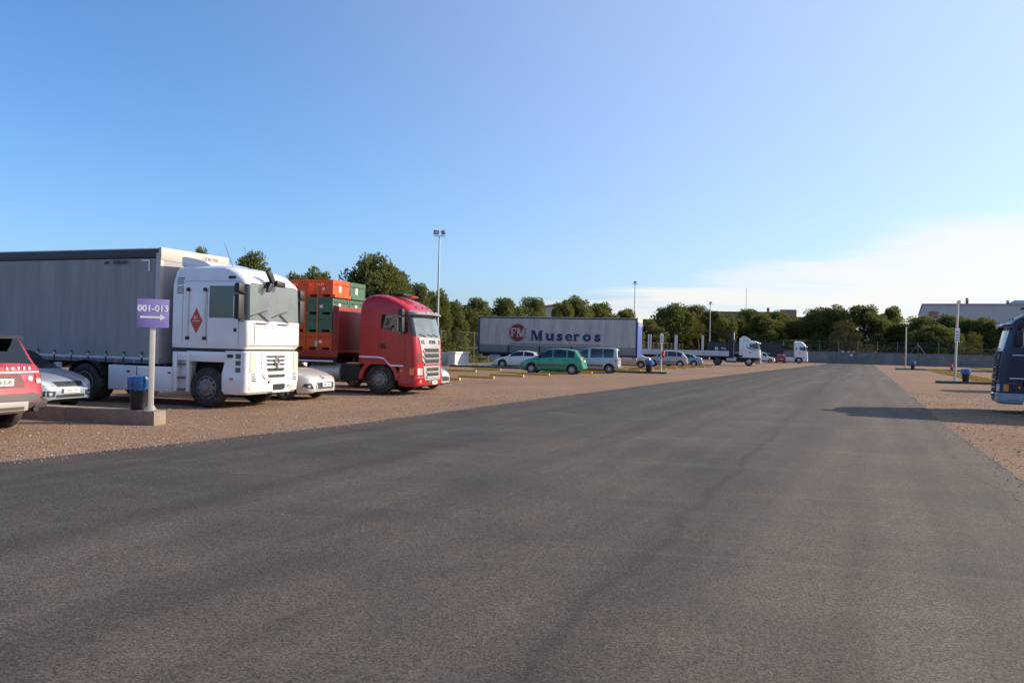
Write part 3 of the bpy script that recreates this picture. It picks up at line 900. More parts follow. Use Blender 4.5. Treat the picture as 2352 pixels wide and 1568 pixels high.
MB().box((-1.7, .1, .12), (.35, .4, .22)).build('fragment', M_wash, o, bevel=.04)

# ================================================================== islands (kerbs), wheel stops
M_greenkerb = mat('green_kerb_paint', (.035, .085, .05), .75, var=.2, vscale=4, dirt=((.2, .15, .11), .4), dscale=2.5)
M_yellow_paint = mat('yellow_kerb_paint', (.74, .36, .02), .65, var=.15, vscale=4, dirt=((.25, .17, .1), .3), dscale=3)
def island(label, end, bearing, L, w, h, material, name='kerb_island'):
    o = thing(name, label, 'kerb', (end[0], end[1], 0), heading(bearing))
    n_ = max(1, round(L / 2.0)); s_ = L / n_
    for i in range(n_):
        MB().bb(-(i + 1) * s_ + .006, -i * s_ - .006, -w / 2, w / 2, -.05, h).build('kerb_stone', material, o, bevel=.015)
    return o
isl = island('low concrete kerb island carrying the purple sign post', (-6.98, 16.5), 105, 6.4, .36, .28, M_concrete)
island('long green kerb island running left from the white post among parked cars', (11.2, 59.3), 110, 17, .5, .14, M_greenkerb)
island('green kerb island at the near lamp pole on the right', (27.9, 54.3), 288, 14, .5, .15, M_greenkerb)
island('green kerb island at the far lamp pole on the right', (46.9, 101.0), 288, 26, .5, .17, M_greenkerb)

stop_me = MB().prism([(-.075, 0), (.075, 0), (.055, .13), (-.055, .13)], -1.0, 1.0, 'y').mesh('wheel_stop', bevel=.012)
cap_me = MB().prism([(-.078, 0), (.078, 0), (.058, .134), (-.058, .134)], 0, .03, 'y').mesh('end_cap', bevel=.006)
M_cream = mat('cream_kerb_end', (.62, .5, .3), .7)  # both ends of each stop paler than the bar
def wheel_stop(p, bearing, label, group):
    o = thing('wheel_stop', label, 'wheel stop', (p[0], p[1], 0), heading(bearing) - R(90), group)
    link('bar', stop_me, M_yellow_paint, o)
    for s_ in (0, 1):
        c = link('end_cap', cap_me, M_cream, o); c.location = (0, 1.0 if s_ else -1.03, 0)
nth = ['first', 'second', 'third', 'fourth', 'fifth', 'sixth', 'seventh', 'eighth', 'ninth', 'tenth', 'eleventh', 'twelfth', 'thirteenth', 'fourteenth', 'fifteenth', 'sixteenth', 'seventeenth', 'eighteenth']
for k in range(-1, 15):
    e = Vector((-.92 + 1.6 * k, 43.5 + 3.2 * k, 0)) - V_BAY
    wheel_stop(e, 108, 'yellow wheel stop, %s from the red truck in the roadside row on the left' % nth[k + 1], 'yellow wheel stops left of the road')
for k in range(2):
    e = Vector((-2.3 + 1.55 * k, 53.6 + 3.9 * k, 0)) - V_BAY
    wheel_stop(e, 108, 'yellow wheel stop, %s in the back row before the low white wall' % ('nearer' if k == 0 else 'farther'), 'yellow wheel stops left of the road')
for k in range(-2, 14):
    e = Vector((33.8 + 1.3 * k, 60.6 + 3.15 * k, 0)) + V_BAY
    wheel_stop(e, 108, 'yellow wheel stop, %s from the navy truck in the right-hand row' % nth[k + 2], 'yellow wheel stops right of the road')
for k in range(14, 22):
    e = Vector((41.2 + 1.3 * k, 57.5 + 3.15 * k, 0)) + V_BAY
    wheel_stop(e, 108, 'yellow wheel stop, %s nearest in the back row right of the far lamp pole' % nth[k - 14], 'yellow wheel stops right of the road')

# ================================================================== posts, signs, bins
M_postw = mat('post_cream_paint', (.62, .58, .50), .55, dirt=((.35, .27, .2), .3), dscale=4)
M_purple = mat('purple_sign', (.27, .225, .53), .5, var=.06, vscale=3)
M_bag = mat('blue_bag', (.015, .12, .34), .25, coat=.3, bump=.8, bscale=9)
M_bin = mat('bin_black', (.012, .013, .016), .5)
def litter_bin(label, loc, s_=1.0, seed=0):
    o = thing('litter_bin', label, 'litter bin', loc, seed * 1.3, 'litter bins with blue bags'); o.scale = (s_, s_, s_)
    MB().lathe([(0, 0.01), (.165, 0), (.175, .02), (.215, .60), (.225, .62), (.21, .63), (.2, .6), (.16, .04), (0, .03)], 'z', 24).build('body', M_bin, o, smooth=True)
    rnd = random.Random(seed); n_ = 36; rows = []
    for z, r, am in ((.56, .20, 0), (.735, .225, .008), (.745, .245, .012), (.66, .262, .015), (.54, .262, .02), (.44, .245, .03)):
        rows.append([((r + am * math.sin(5 * a + seed) + am * .7 * math.sin(11 * a + 2 * seed) + rnd.uniform(-am, am) * .4) * math.cos(a), (r + am * math.sin(5 * a + seed) + am * .7 * math.sin(11 * a) + rnd.uniform(-am, am) * .4) * math.sin(a), z + (rnd.uniform(-.02, .02) if z < .5 else 0)) for a in [2 * math.pi * k / n_ for k in range(n_)]])
    MB().grid(rows, closed=True).build('bag', M_bag, o, smooth=True, angle=80)
    MB().lathe([(.232, .60), (.24, .61), (.24, .63), (.23, .64)], 'z', 24).build('rim', M_bin, o, smooth=True)
    return o

# direction sign
sp = thing('direction_sign', 'purple sign 001-013 with white arrow on a square cream post', 'sign', (-7.2, 16.55, .28), R(22))
MB().bb(-.052, .052, -.052, .052, 0, 2.1).build('post', M_postw, sp, bevel=.008)
MB().bb(-.13, .13, -.13, .13, 0, .012).build('base_plate', M_galv, sp, bevel=.003)
for s_ in (-1, 1):
    MB().prism([(s_ * .05, .012), (s_ * .12, .012), (s_ * .05, .12)], -.004, .004).build('gusset', M_postw, sp)
bd = MB().bb(-.295, .295, -.075, -.056, 1.66, 2.225).build('board', M_purple, sp, bevel=.004)
link('lettering', text_mesh('001-013', .172, .006), M_print_white, bd, frame_mtx('right', (0.0, -.077, 2.035)))
MB().add([(-.235, -.078, 1.845), (.13, -.078, 1.845), (.13, -.078, 1.795), (.235, -.078, 1.865), (.13, -.078, 1.93), (.13, -.078, 1.885), (-.235, -.078, 1.885)], [(0, 1, 5, 6), (1, 2, 3), (1, 3, 5), (5, 3, 4)]).build('arrow', M_print_white, bd)
for zz in (1.72, 2.18):
    MB().bb(-.3, .3, -.056, -.05, zz - .015, zz + .015).build('bracket', M_galv, sp)
litter_bin('black bin with blue bag beside the purple sign post', (-7.5, 16.70, .28), .90, 1)

def info_post(name, label, loc, h, board, r=.055):
    o = thing(name, label, 'post', loc, R(5))
    MB().tube((0, 0, 0), (0, 0, h), r, n=12).build('pole', M_postw, o, smooth=True)
    MB().bb(-.13, .13, -.13, .13, 0, .015).build('base_plate', M_galv, o, bevel=.003)
    if board:
        z0, z1, w = board
        b = MB().bb(-w / 2, w / 2, -r - .02, -r - .004, z0, z1).build('board', M_print_white, o, bevel=.003)
        n_ = 4
        for i in range(n_):
            zz = z0 + (z1 - z0) * (i + .45) / (n_ + 1)
            MB().bb(-w * .4, w * .4, -r - .0225, -r - .02, zz, zz + (z1 - z0) * .1).build('purple_line', M_purple, b)
    return o
def extinguisher(label, loc):
    o = thing('fire_extinguisher', label, 'extinguisher', loc, 0, 'fire extinguishers on posts')
    MB().lathe([(0, 0), (.085, .0), (.09, .03), (.09, .42), (.06, .5), (.03, .54), (.03, .58), (0, .58)], 'z', 14).build('cylinder', mat('extinguisher_red', (.45, .015, .012), .3, coat=.4), o, smooth=True)
    MB().bb(-.02, .1, -.02, .02, .56, .61).build('valve', M_black, o, bevel=.005)
    MB().tube((.09, 0, .58), (.12, 0, .2), .012, n=6).build('hose', M_black, o, smooth=True)
    MB().bb(-.03, .03, -.094, -.088, .18, .33).build('sticker', M_print_white, o)
q = Vector((10.75, 59.45, .14))
info_post('sign_post', 'slim white post with small purple-lettered sign by the silver people carrier', q, 2.75, (2.05, 2.72, .26))
litter_bin('bin with blue bag beside the slim white post left of road', q + Vector((-.85, .1, 0)), 1.1, 2)
extinguisher('red extinguisher hung on the slim white post left of the road', q + Vector((.17, -.03, 1.0)))
q = Vector((28.95, 53.95, .15))
info_post('lamp_pole', 'near tall white pole with small sign on the right island', q, 5.2, (2.55, 3.45, .3), .075).rotation_euler = (0, R(1.2), 0)
litter_bin('bin with blue bag at the foot of the near right pole', q + Vector((.55, -.3, 0)), 1.1, 3)
extinguisher('red extinguisher hung on the near right pole', q + Vector((-.18, .05, .75)))
q = Vector((48.0, 100.7, .17))
info_post('lamp_pole', 'far tall white pole beyond the near one on the right', q, 5.1, None, .075)
litter_bin('small distant bin with blue bag at the far right pole', q + Vector((.75, -.3, 0)), 1.2, 4)
extinguisher('tiny red extinguisher hung on the far right pole', q + Vector((-.2, 0, 1.0)))

# floodlight masts
M_floodglass = mat('flood_glass', (.35, .36, .38), .15, coat=.8)
def mast(label, px, ytop, Y, two=True, r=.09):
    ux, uy = unroll(px, ytop); h = CAM_H + (794 - uy) * Y / FPX; X = (ux - 1176) / FPX * Y
    o = thing('floodlight_mast', label, 'lamp mast', (X, Y, 0), 0, 'floodlight masts')
    MB().tube((0, 0, 0), (0, 0, h - .4), r * 1.4, r * .7, n=10).build('pole', M_galv, o, smooth=True)
    MB().bb(-.5, .5, -.035, .035, h - .45, h - .39).build('crossbar', M_galv, o, bevel=.01)
    for i, s_ in enumerate((-1, 1) if two else (0,)):
        rot = Matrix.Rotation(R(25 if i == 0 else -60), 3, 'Z') @ Matrix.Rotation(R(18), 3, 'X')
        c = Vector((s_ * .3, -.05, h - .12))
        f = MB().box(c, (.46, .18, .38), rot).build('floodlight', mat('flood_housing', (.06, .06, .065), .5), o, bevel=.02)
        MB().box(c + rot @ Vector((0, -.095, 0)), (.38, .012, .3), rot).build('lens', M_floodglass, f)
mast('tall floodlight mast rising behind the red truck cab', 1010, 531, 72.5)
mast('floodlight mast rising over the front end of the lettered trailer', 1459, 647, 132, False)
mast('slim mast standing behind the open trailer with posts', 1632, 694, 150, False)
o = thing('aerial_mast', 'very thin bare pole above the trees left of the road end', 'mast', ((1712 - 1176) / FPX * 176, 176, 0))
MB().tube((0, 0, 0), (0, 0, 15.3), .1, .05, n=6).build('pole', M_galv, o, smooth=True)
MB().tube((-.25, 0, 14.6), (.25, 0, 14.6), .02, n=5).build('rung', M_galv, o)

# ================================================================== far buildings
M_clad = wall_material('grey_cladding', (.52, .49, .45), (.45, .43, .40), 1.1, 40, .04, .96)
M_cream_wall = mat('cream_render', (.55, .45, .34), .9, var=.08, vscale=.4)
M_brown = mat('brown_render', (.26, .19, .15), .9, var=.1, vscale=.3)
M_winglass = mat('dark_window', (.03, .035, .04), .1, coat=.6)
wh = thing('warehouse', 'large pale grey flat-roofed warehouse behind the trees on the right', 'building', (115, 232, 0), R(-25.4))
MB().bb(0, 150, 0, 70, 0, 15.9).build('wall', M_clad, wh)
MB().bb(-.2, 150.2, -.2, 70.2, 15.9, 16.4).build('parapet', mat('parapet_grey', (.34, .33, .33), .8), wh)
for x in (9.3, 11.2, 21.0):
    c = MB().tube((x, 4, 16.3), (x, 4, 17.7 if x == 11.2 else 17.1), .38, n=10).build('chimney', mat('chimney_metal', (.12, .09, .08), .7), wh, smooth=True)
    MB().tube((x, 4, 17.8 if x == 11.2 else 17.2), (x, 4, 18.2 if x == 11.2 else 17.5), .55, .3, n=10).build('cowl', mat('chimney_metal', (.12, .09, .08), .7), c, smooth=True)
MB().bb(22.5, 40, 3, 16, 16.4, 17.5).build('roof_room', mat('roof_room_grey', (.5, .49, .48), .8), wh)
MB().bb(1.6, 3.9, -.25, .0, 12.3, 14.2).build('panel', mat('rust_panel', (.32, .17, .07), .7), wh)
for i in range(6):
    MB().bb(20 + i * 20, 24 + i * 20, -.06, .1, .2, 4.6).build('door', mat('roller_door', (.3, .3, .32), .6), wh)
ch = thing('house', 'sunlit cream building showing through the tree gap above the lettered trailer', 'building', (5.2, 150, 0), R(-20))
MB().prism([(-1.2, 0), (7, 0), (7, 8.3), (3, 9.2), (-1.2, 8.6)], 0, 10).build('wall', M_cream_wall, ch)
MB().prism([(-1.6, 8.62), (3, 9.26), (7.4, 8.36), (7.4, 8.6), (3, 9.5), (-1.6, 8.86)], -.3, 10.3).build('roof', mat('roof_tile', (.32, .17, .11), .9), ch)
for x in (.6, 3.8):
    MB().bb(x, x + 1.2, -.08, .05, 5.2, 6.6).build('window', M_winglass, ch)
bh = thing('factory_block', 'long brown flat-roofed building half hidden by pines left of the road end', 'building', (49, 205, 0), R(-20))
MB().bb(0, 16, 0, 12, 0, 11.2).build('wall', M_brown, bh)
MB().bb(16, 30, 1, 12, 0, 10.4).build('wall', M_brown, bh)
MB().bb(16.4, 20.2, .5, 12.5, 10.4, 12.1).build('stair_tower', M_brown, bh)
MB().bb(-.2, 15.98, -.2, 12.2, 11.2, 11.5).build('parapet', mat('parapet_brown', (.2, .15, .12), .8), bh)
MB().tube((13.6, 3, 10.2), (13.6, 3, 12.6), .35, n=8).build('chimney', M_brown, bh, smooth=True)
for i in range(4):
    MB().bb(1.5 + i * 3.6, 3.6 + i * 3.6, -.06, .1, 7.4, 9.2).build('window', M_winglass, bh)
db = thing('shed', 'dark low building behind the blue trailer front', 'building', (24.5, 165, 0), R(-20))
MB().bb(0, 12, 0, 8, 0, 7.4).build('wall', mat('dark_render', (.13, .11, .1), .9), db)
MB().bb(-.3, 12.3, -.3, 8.3, 7.4, 7.7).build('roof', mat('parapet_brown', (.2, .15, .12), .8), db)
# ================================================================== wheels
def wheel_meshes(name, r, w, rim_r, spokes=5, dish=0.03, style='alloy'):
    """wheel lying on the y axis, outer face towards +y"""
    t = MB().lathe([(rim_r * .98, -w / 2 + .01), (rim_r + .015, -w / 2), (r - .025, -w / 2 + .005), (r - .006, -w / 2 + .03), (r, -w * .2), (r, w * .2), (r - .006, w / 2 - .03), (r - .025, w / 2 - .005), (rim_r + .015, w / 2), (rim_r * .98, w / 2 - .01)], 'y', 36)
    for k in (-.25, 0, .25):   # tread grooves as raised shoulders between them
        pass
    tyre = t.mesh(name + '_tyre', smooth=True, angle=50)
    m = MB()
    y = w / 2 - .02
    if style == 'alloy':
        m.lathe([(rim_r, y), (rim_r * .93, y + .006), (rim_r * .88, y - .02), (rim_r * .86, y - .06)], 'y', 32)
        m.lathe([(0, y + .005), (.05, y + .004), (.065, y - .01), (.07, y - .05)], 'y', 16)
        for k in range(spokes):
            a = 2 * math.pi * k / spokes
            rot = Matrix.Rotation(-a, 3, 'Y')
            L = rim_r * .9 - .05
            m.box(rot @ Vector((.05 + L / 2, y - .015, 0)), (L, .03, .075 if spokes < 7 else .045), rot)
        rim = m.mesh(name + '_rim', smooth=True, angle=30)
        back = MB().lathe([(0, y - .07), (rim_r * .97, y - .07)], 'y', 24).mesh(name + '_disc')
    else:   # covered steel wheel
        m.lathe([(rim_r, y), (rim_r * .93, y + .008), (rim_r * .85, y - .01), (rim_r * .5, y + .012), (.06, y + .02), (0, y + .022)], 'y', 28)
        rim = m.mesh(name + '_rim', smooth=True, angle=30)
        mb = MB()
        for k in range(8):
            a = 2 * math.pi * k / 8
            rot = Matrix.Rotation(-a, 3, 'Y')
            mb.box(rot @ Vector((rim_r * .72, y + .004, 0)), (rim_r * .16, .012, .05), rot)
        back = mb.mesh(name + '_slots')
    return tyre, rim, back

WCACHE = {}
def add_wheel(parent, x, y, r, w, rim_r, spokes=5, style='alloy', rim_mat=None, name='wheel'):
    key = (r, w, rim_r, spokes, style)
    if key not in WCACHE:
        WCACHE[key] = wheel_meshes('w%d' % len(WCACHE), r, w, rim_r, spokes, style=style)
    t, rim, back = WCACHE[key]
    o = link(name, t, M_tyre, parent)
    o.location = (x, y, r)
    if y < 0: o.rotation_euler = (0, 0, math.pi)
    link('rim', rim, rim_mat or M_alloy, o)
    q = link('brake_disc' if style == 'alloy' else 'wheel_slot', back, M_chassis, o)
    if style != 'alloy': q['kind'] = 'stuff'
    return o

# ================================================================== car bodies
PRESETS = {
    'hatch': dict(L=4.30, top=[(0, .50), (.05, .60), (.16, .70), (.5, .82), (1.0, .93), (1.78, 1.37), (2.15, 1.45), (2.6, 1.46), (3.3, 1.41), (3.78, 1.31), (4.13, .98), (4.2, .82), (4.24, .62), (4.30, .50)],
                  belt=[(0, .48), (.16, .66), (.5, .78), (1.0, .89), (3.6, .97), (4.13, .93), (4.3, .46)], ws=(1.02, 1.8), rw=(3.8, 4.11), wins=[(1.32, 2.28), (2.36, 3.2), (3.28, 3.72)], wh=(.82, 3.42), tumble=.74),
    'mpv': dict(L=4.28, top=[(0, .52), (.05, .64), (.16, .76), (.45, .90), (.85, 1.01), (1.75, 1.53), (2.1, 1.62), (2.6, 1.65), (3.2, 1.62), (3.68, 1.53), (4.05, 1.12), (4.16, .92), (4.21, .66), (4.28, .52)],
                belt=[(0, .5), (.16, .72), (.45, .85), (.85, .96), (3.6, 1.05), (4.05, 1.02), (4.28, .48)], ws=(.88, 1.78), rw=(3.7, 4.03), wins=[(1.2, 2.2), (2.28, 3.12), (3.2, 3.66)], wh=(.82, 3.5), tumble=.74),
    'van': dict(L=4.14, top=[(0, .52), (.05, .66), (.16, .78), (.5, .92), (.95, 1.03), (1.5, 1.56), (1.8, 1.72), (2.3, 1.79), (3.4, 1.79), (3.85, 1.75), (3.95, 1.68), (4.04, 1.05), (4.07, .62), (4.14, .5)],
                belt=[(0, .5), (.16, .74), (.5, .88), (.95, .99), (3.9, 1.04), (4.04, .98), (4.14, .46)], ws=(.98, 1.56), rw=None, wins=[(1.18, 1.95), (2.12, 2.98), (3.02, 3.72)], wh=(.78, 3.44), tumble=.82),
    'sedan': dict(L=4.45, top=[(0, .48), (.05, .58), (.16, .69), (.5, .81), (1.05, .92), (1.82, 1.36), (2.2, 1.43), (2.6, 1.44), (3.1, 1.38), (3.42, 1.28), (3.92, 1.03), (4.22, .99), (4.34, .93), (4.37, .66), (4.45, .5)],
                  belt=[(0, .46), (.16, .65), (.5, .77), (1.05, .88), (3.6, .95), (4.2, .93), (4.45, .46)], ws=(1.06, 1.84), rw=(3.44, 3.9), wins=[(1.36, 2.32), (2.4, 3.15), (3.2, 3.42)], wh=(.85, 3.5), tumble=.74),
    'coupe': dict(L=4.2, top=[(0, .48), (.05, .58), (.16, .68), (.5, .80), (1.05, .91), (1.85, 1.31), (2.2, 1.37), (2.6, 1.38), (3.1, 1.32), (3.45, 1.23), (3.95, .95), (4.1, .84), (4.14, .62), (4.2, .5)],
                  belt=[(0, .46), (.16, .64), (.5, .76), (1.05, .87), (3.5, .95), (3.95, .9), (4.2, .46)], ws=(1.06, 1.86), rw=(3.47, 3.93), wins=[(1.4, 2.5), (2.58, 3.35)], wh=(.82, 3.3), tumble=.72),
    'suv': dict(L=4.85, top=[(0, .60), (.05, .78), (.16, .92), (.5, 1.04), (1.35, 1.13), (2.05, 1.62), (2.4, 1.74), (2.9, 1.79), (3.8, 1.77), (4.30, 1.70), (4.64, 1.22), (4.72, 1.16), (4.76, .90), (4.80, .70), (4.85, .56)],
                belt=[(0, .56), (.16, .86), (.5, .99), (1.35, 1.08), (4.3, 1.18), (4.64, 1.15), (4.85, .5)], ws=(1.37, 2.07), rw=(4.33, 4.63), wins=[(1.62, 2.6), (2.68, 3.5), (3.56, 4.22)], wh=(.95, 3.85), tumble=.78),
}

def car(label, kind, pm, loc, bearing, W=1.76, scale=(1, 1, 1), wheel_r=.31, rim_r=.205, spokes=5, wstyle='alloy', name='parked_car', group='cars parked in the bays', glass_m=None, detail=True, handles=True, moulding=None, bumper_mat=None, cat='car', full=True):
    S = PRESETS[kind]; L = S['L']
    o = thing(name, label, cat, loc, heading(bearing), group)
    o.scale = scale
    top, belt = pchip(S['top']), pchip(S['belt'])
    base = pchip([(0, .27), (.12, .21), (.6, .19), (L - .7, .2), (L - .15, .27), (L, .36)] if kind != 'suv' else [(0, .36), (.15, .30), (.6, .27), (L - .7, .28), (L - .2, .38), (L, .5)])
    hwid = pchip([(0, .60), (.05, .72), (.14, .83), (.32, .92), (.7, .985), (1.3, 1.0), (L - 1.0, 1.0), (L - .45, .965), (L - .18, .91), (L - .06, .85), (L, .76)])
    Ra = wheel_r + .06
    xs = set([0, L])
    k = 0
    while k * .12 < L:
        xs.add(round(k * .12, 3)); k += 1
    for p in list(S['top']): xs.add(p[0])
    for r_ in [S['ws']] + ([S['rw']] if S['rw'] else []) + S['wins']: xs.update(r_)
    for sw in S['wh']:
        xs = {x for x in xs if abs(x - sw) > Ra or any(abs(x - t) < 1e-6 for r_ in S['wins'] + [S['ws']] for t in r_)}
        for j in range(13): xs.add(round(sw + Ra * math.cos(math.pi * j / 12), 4))
        xs.add(sw + Ra + .012); xs.add(sw - Ra - .012)
    xs = sorted(xs)
    xs = [x for i, x in enumerate(xs) if i == 0 or x - xs[i - 1] > .004]
    def section(s):
        b0 = base(s); zb = b0
        for sw in S['wh']:
            if abs(s - sw) <= Ra: zb = max(zb, wheel_r + math.sqrt(max(0, Ra * Ra - (s - sw) ** 2)))
        tp = top(s); bl = min(belt(s), tp - .012); w = hwid(s) * W / 2
        rows = []
        for i, (fy, fz) in enumerate(((.90, 0), (.965, .07), (.995, .32), (1.0, .58), (.985, .86), (.955, 1.0))):
            z = b0 + (bl - b0) * fz
            rows.append((w * fy, max(z, zb + .012 * i)))
        rows[-1] = (rows[-1][0], max(bl, rows[-1][1]))
        bl = rows[-1][1]
        g = max(tp - bl, .01); kk = sstep(.04, .36, g)
        yt = w * lerp(.90, S['tumble'], kk); zt = bl + g * lerp(.5, .885, kk)
        yb, zb2 = rows[-1]
        for t in (.07, .38, .7, 1.0):
            rows.append((lerp(yb, yt, t) + .035 * kk * math.sin(math.pi * t) * W / 1.76, lerp(zb2, zt, t)))
        rows.append((yt * .94, bl + g * lerp(.66, .955, kk)))
        rows.append((yt * .62, bl + g * lerp(.9, .992, kk)))
        rows.append((yt * .3, bl + g * .999))
        rows.append((0, tp))
        return rows
    secs = [section(s) for s in xs]
    nr = len(secs[0])
    V = []
    for s, rows in zip(xs, secs):
        x = L / 2 - s
        V += [(x, y, z) for y, z in rows] + [(x, -y, z) for y, z in rows[-2::-1]]
    nc = 2 * nr - 1
    parts = {'body': []}
    def inr(a, b, rg): return rg and a >= rg[0] - 1e-4 and b <= rg[1] + 1e-4
    for i in range(len(xs) - 1):
        a, b = xs[i], xs[i + 1]
        for j in range(nc - 1):
            jj = j if j < nr - 1 else nc - 2 - j
            f = (i * nc + j, i * nc + j + 1, (i + 1) * nc + j + 1, (i + 1) * nc + j)
            key = 'body'
            if 6 <= jj <= 8:
                for q, rg in enumerate(S['wins']):
                    if inr(a, b, rg): key = ('side_window', q, j < nr - 1)
            if jj >= 10:
                if inr(a, b, S['ws']): key = 'windscreen'
                elif inr(a, b, S['rw']): key = 'rear_window'
            parts.setdefault(key, []).append(f)
    caps = []
    for e in (0, len(xs) - 1):
        for j in range(nr - 1):
            caps.append((e * nc + j, e * nc + j + 1, e * nc + nc - 2 - j, e * nc + nc - 1 - j) if j < nr - 2 else (e * nc + j, e * nc + j + 1, e * nc + nc - 1 - j))
    parts['body'] += caps
    for key, fs_ in parts.items():
        mb = MB(); used = {}
        for f in fs_:
            for v in f:
                if v not in used: used[v] = len(mb.v); mb.v.append(V[v])
            mb.f.append(tuple(used[v] for v in f))
        nm = key if isinstance(key, str) else key[0]
        mm = pm if nm == 'body' else (glass_m or M_glass)
        mb.build(nm, mm, o, smooth=True, angle=38)
    sh = Shell(V, [f for fs_ in parts.values() for f in fs_])
    # dark floor pan that also closes the wheel wells
    MB().bb(-L / 2 + .25, L / 2 - .3, -W / 2 + .27, W / 2 - .27, .17 if kind != 'suv' else .34, .72 if kind != 'suv' else .9).build('underbody', M_chassis, o)
    for sw in S['wh']:
        MB().bb(L / 2 - sw - Ra, L / 2 - sw + Ra, -W / 2 + .12, W / 2 - .12, wheel_r + Ra - .06, wheel_r + Ra + .02).build('wheel_housing', M_chassis, o)
        for s_ in (-1, 1):
            add_wheel(o, L / 2 - sw, s_ * (W / 2 - .105), wheel_r, .20, rim_r, spokes, wstyle)
    zf = belt(1.8) - .12
    for s_ in (-1, 1):
        x = L / 2 - (S['ws'][1] + .35)
        MB().prism([(x - .3, zf - .3), (x + .25, zf - .3), (x + .2, zf - .12), (x - .12, zf - .1), (x - .27, zf + .46), (x - .38, zf + .44)], s_ * .36 - .22, s_ * .36 + .22).build('seat', M_seat, o, bevel=.04)
        MB().box((x - .36, s_ * .36, zf + .55), (.1, .26, .18)).build('headrest', M_seat, o, bevel=.03)
    x = L / 2 - (S['wh'][1] - .25)
    if kind != 'suv':
        MB().prism([(x - .3, zf - .3), (x + .2, zf - .3), (x + .16, zf - .12), (x - .1, zf - .1), (x - .25, zf + .36), (x - .36, zf + .34)], -.58, .58).build('rear_seat', M_seat, o, bevel=.04)
    x = L / 2 - S['ws'][0] - .1
    MB().bb(x - .55, x - .02, -W / 2 + .16, W / 2 - .16, belt(S['ws'][0]) - .2, belt(S['ws'][0]) - .015).build('dashboard', M_dash, o, bevel=.02)
    MB().lathe([(.165, -.012), (.185, -.012), (.185, .012), (.165, .012), (.165, -.012)], 'x', 16, (x - .62, .36, zf + .08)).build('steering_wheel', M_black, o, smooth=True)
    # mirrors
    for s_ in (-1, 1):
        xm = L / 2 - S['wins'][0][0] - .05; zm = belt(S['wins'][0][0]) + .09
        c = MB().box((xm, s_ * (W / 2 + .10), zm), (.12, .2, .15)).build('mirror', pm, o, bevel=.035)
        MB().bb(xm - .068, xm - .061, s_ * (W / 2 + .02), s_ * (W / 2 + .18), zm - .05, zm + .05).build('mirror_glass', M_chrome, c)
        MB().box((xm + .01, s_ * (W / 2 - .03), zm - .05), (.06, .12, .04)).build('mirror_stalk', M_black, c)
    # seams and handles
    for q, rg in enumerate(S['wins'][:2]):
        for s_, sd in ((1, 'left'), (-1, 'right')):
            x1 = L / 2 - rg[1] - .04
            b1 = belt(rg[1])
            MB.build(sh.patch(sd, [(x1 - .004, .30), (x1 + .004, .30), (x1 + .004, b1 - .02), (x1 - .004, b1 - .02)], .0018, 1, 6, .0), 'door_seam', M_black, o)
            if handles:
                zh = b1 - .13
                MB.build(sh.patch(sd, [(x1 + .06, zh), (x1 + .24, zh), (x1 + .24, zh + .035), (x1 + .06, zh + .035)], .028, 2, 1, .0), 'door_handle', M_black if handles == 'black' else pm, o, smooth=True)
    x1 = L / 2 - S['wins'][0][0] - .12
    for sd in ('left', 'right'):
        MB.build(sh.patch(sd, [(x1 - .004, .32), (x1 + .004, .32), (x1 + .004, belt(S['wins'][0][0]) - .02), (x1 - .004, belt(S['wins'][0][0]) - .02)], .0018, 1, 6, .0), 'door_seam', M_black, o)
        if moulding:
            z0, z1 = moulding
            a, b = L / 2 - S['wh'][0] - Ra - .06, L / 2 - S['wh'][1] + Ra + .06
            MB.build(sh.patch(sd, [(b, z0), (a, z0), (a, z1), (b, z1)], .014, 10, 1, .0), 'side_moulding', M_grey_plastic, o, smooth=True)
        MB.build(sh.patch(sd, [(L / 2 - S['wh'][1] + Ra + .03, .205), (L / 2 - S['wh'][0] - Ra - .03, .205), (L / 2 - S['wh'][0] - Ra - .03, .25), (L / 2 - S['wh'][1] + Ra + .03, .25)], .004, 8, 1, .0), 'sill', M_black, o)
    return o, sh, L

def plate(parent, side, c, txt, w=.52, h=.11, eu=True):
    """number plate on a frame: c is its centre in the thing's space"""
    m = frame_mtx(side, c)
    p = link('number_plate', MB().box((0, 0, 0), (w, h, .012)).mesh('plate', bevel=.004), M_plate, parent, m)
    if eu:
        MB().bb(-w / 2 + .004, -w / 2 + .045, -h / 2 + .004, h / 2 - .004, .006, .0075).build('blue_band', M_plateblue, p)
    if txt:
        link('plate_text', text_mesh(txt, h * .82, .001, .001), M_ink, p, Matrix.Translation((.02, 0, .0075)))
    return p

def P(o, sh, side, poly, m, name, off=.006, nu=5, nv=3, back=.02):
    return sh.patch(side, poly, off, nu, nv, back).build(name, m, o, smooth=True, angle=40)
def mirrored(poly):
    return [(-a, b) for a, b in poly]
def rect(a0, a1, b0, b1):
    return [(a0, b0), (a1, b0), (a1, b1), (a0, b1)]
# ================================================================== truck cabs
def ring(xf, xr, hw, rf, rr, sx, bow=0.04, nf=4, nc=5):
    """half outline of a cab at one level, from front centre round to rear centre (y >= 0)"""
    pts = []
    for i in range(nf + 1):
        y = (hw - rf) * i / nf
        pts.append((xf - bow * (y / hw) ** 2, y))
    xe = pts[-1][0]
    for i in range(1, nc + 1):
        a = math.pi / 2 * i / nc
        pts.append((xe - rf + rf * math.cos(a), hw - rf + rf * math.sin(a)))
    for x in sx: pts.append((max(xr + rr + .002, min(x, xe - rf - .002)), hw))
    for i in range(0, 4):
        a = math.pi / 2 * i / 3
        pts.append((xr + rr - rr * math.sin(a), hw - rr + rr * math.cos(a)))
    pts.append((xr, 0))
    return pts

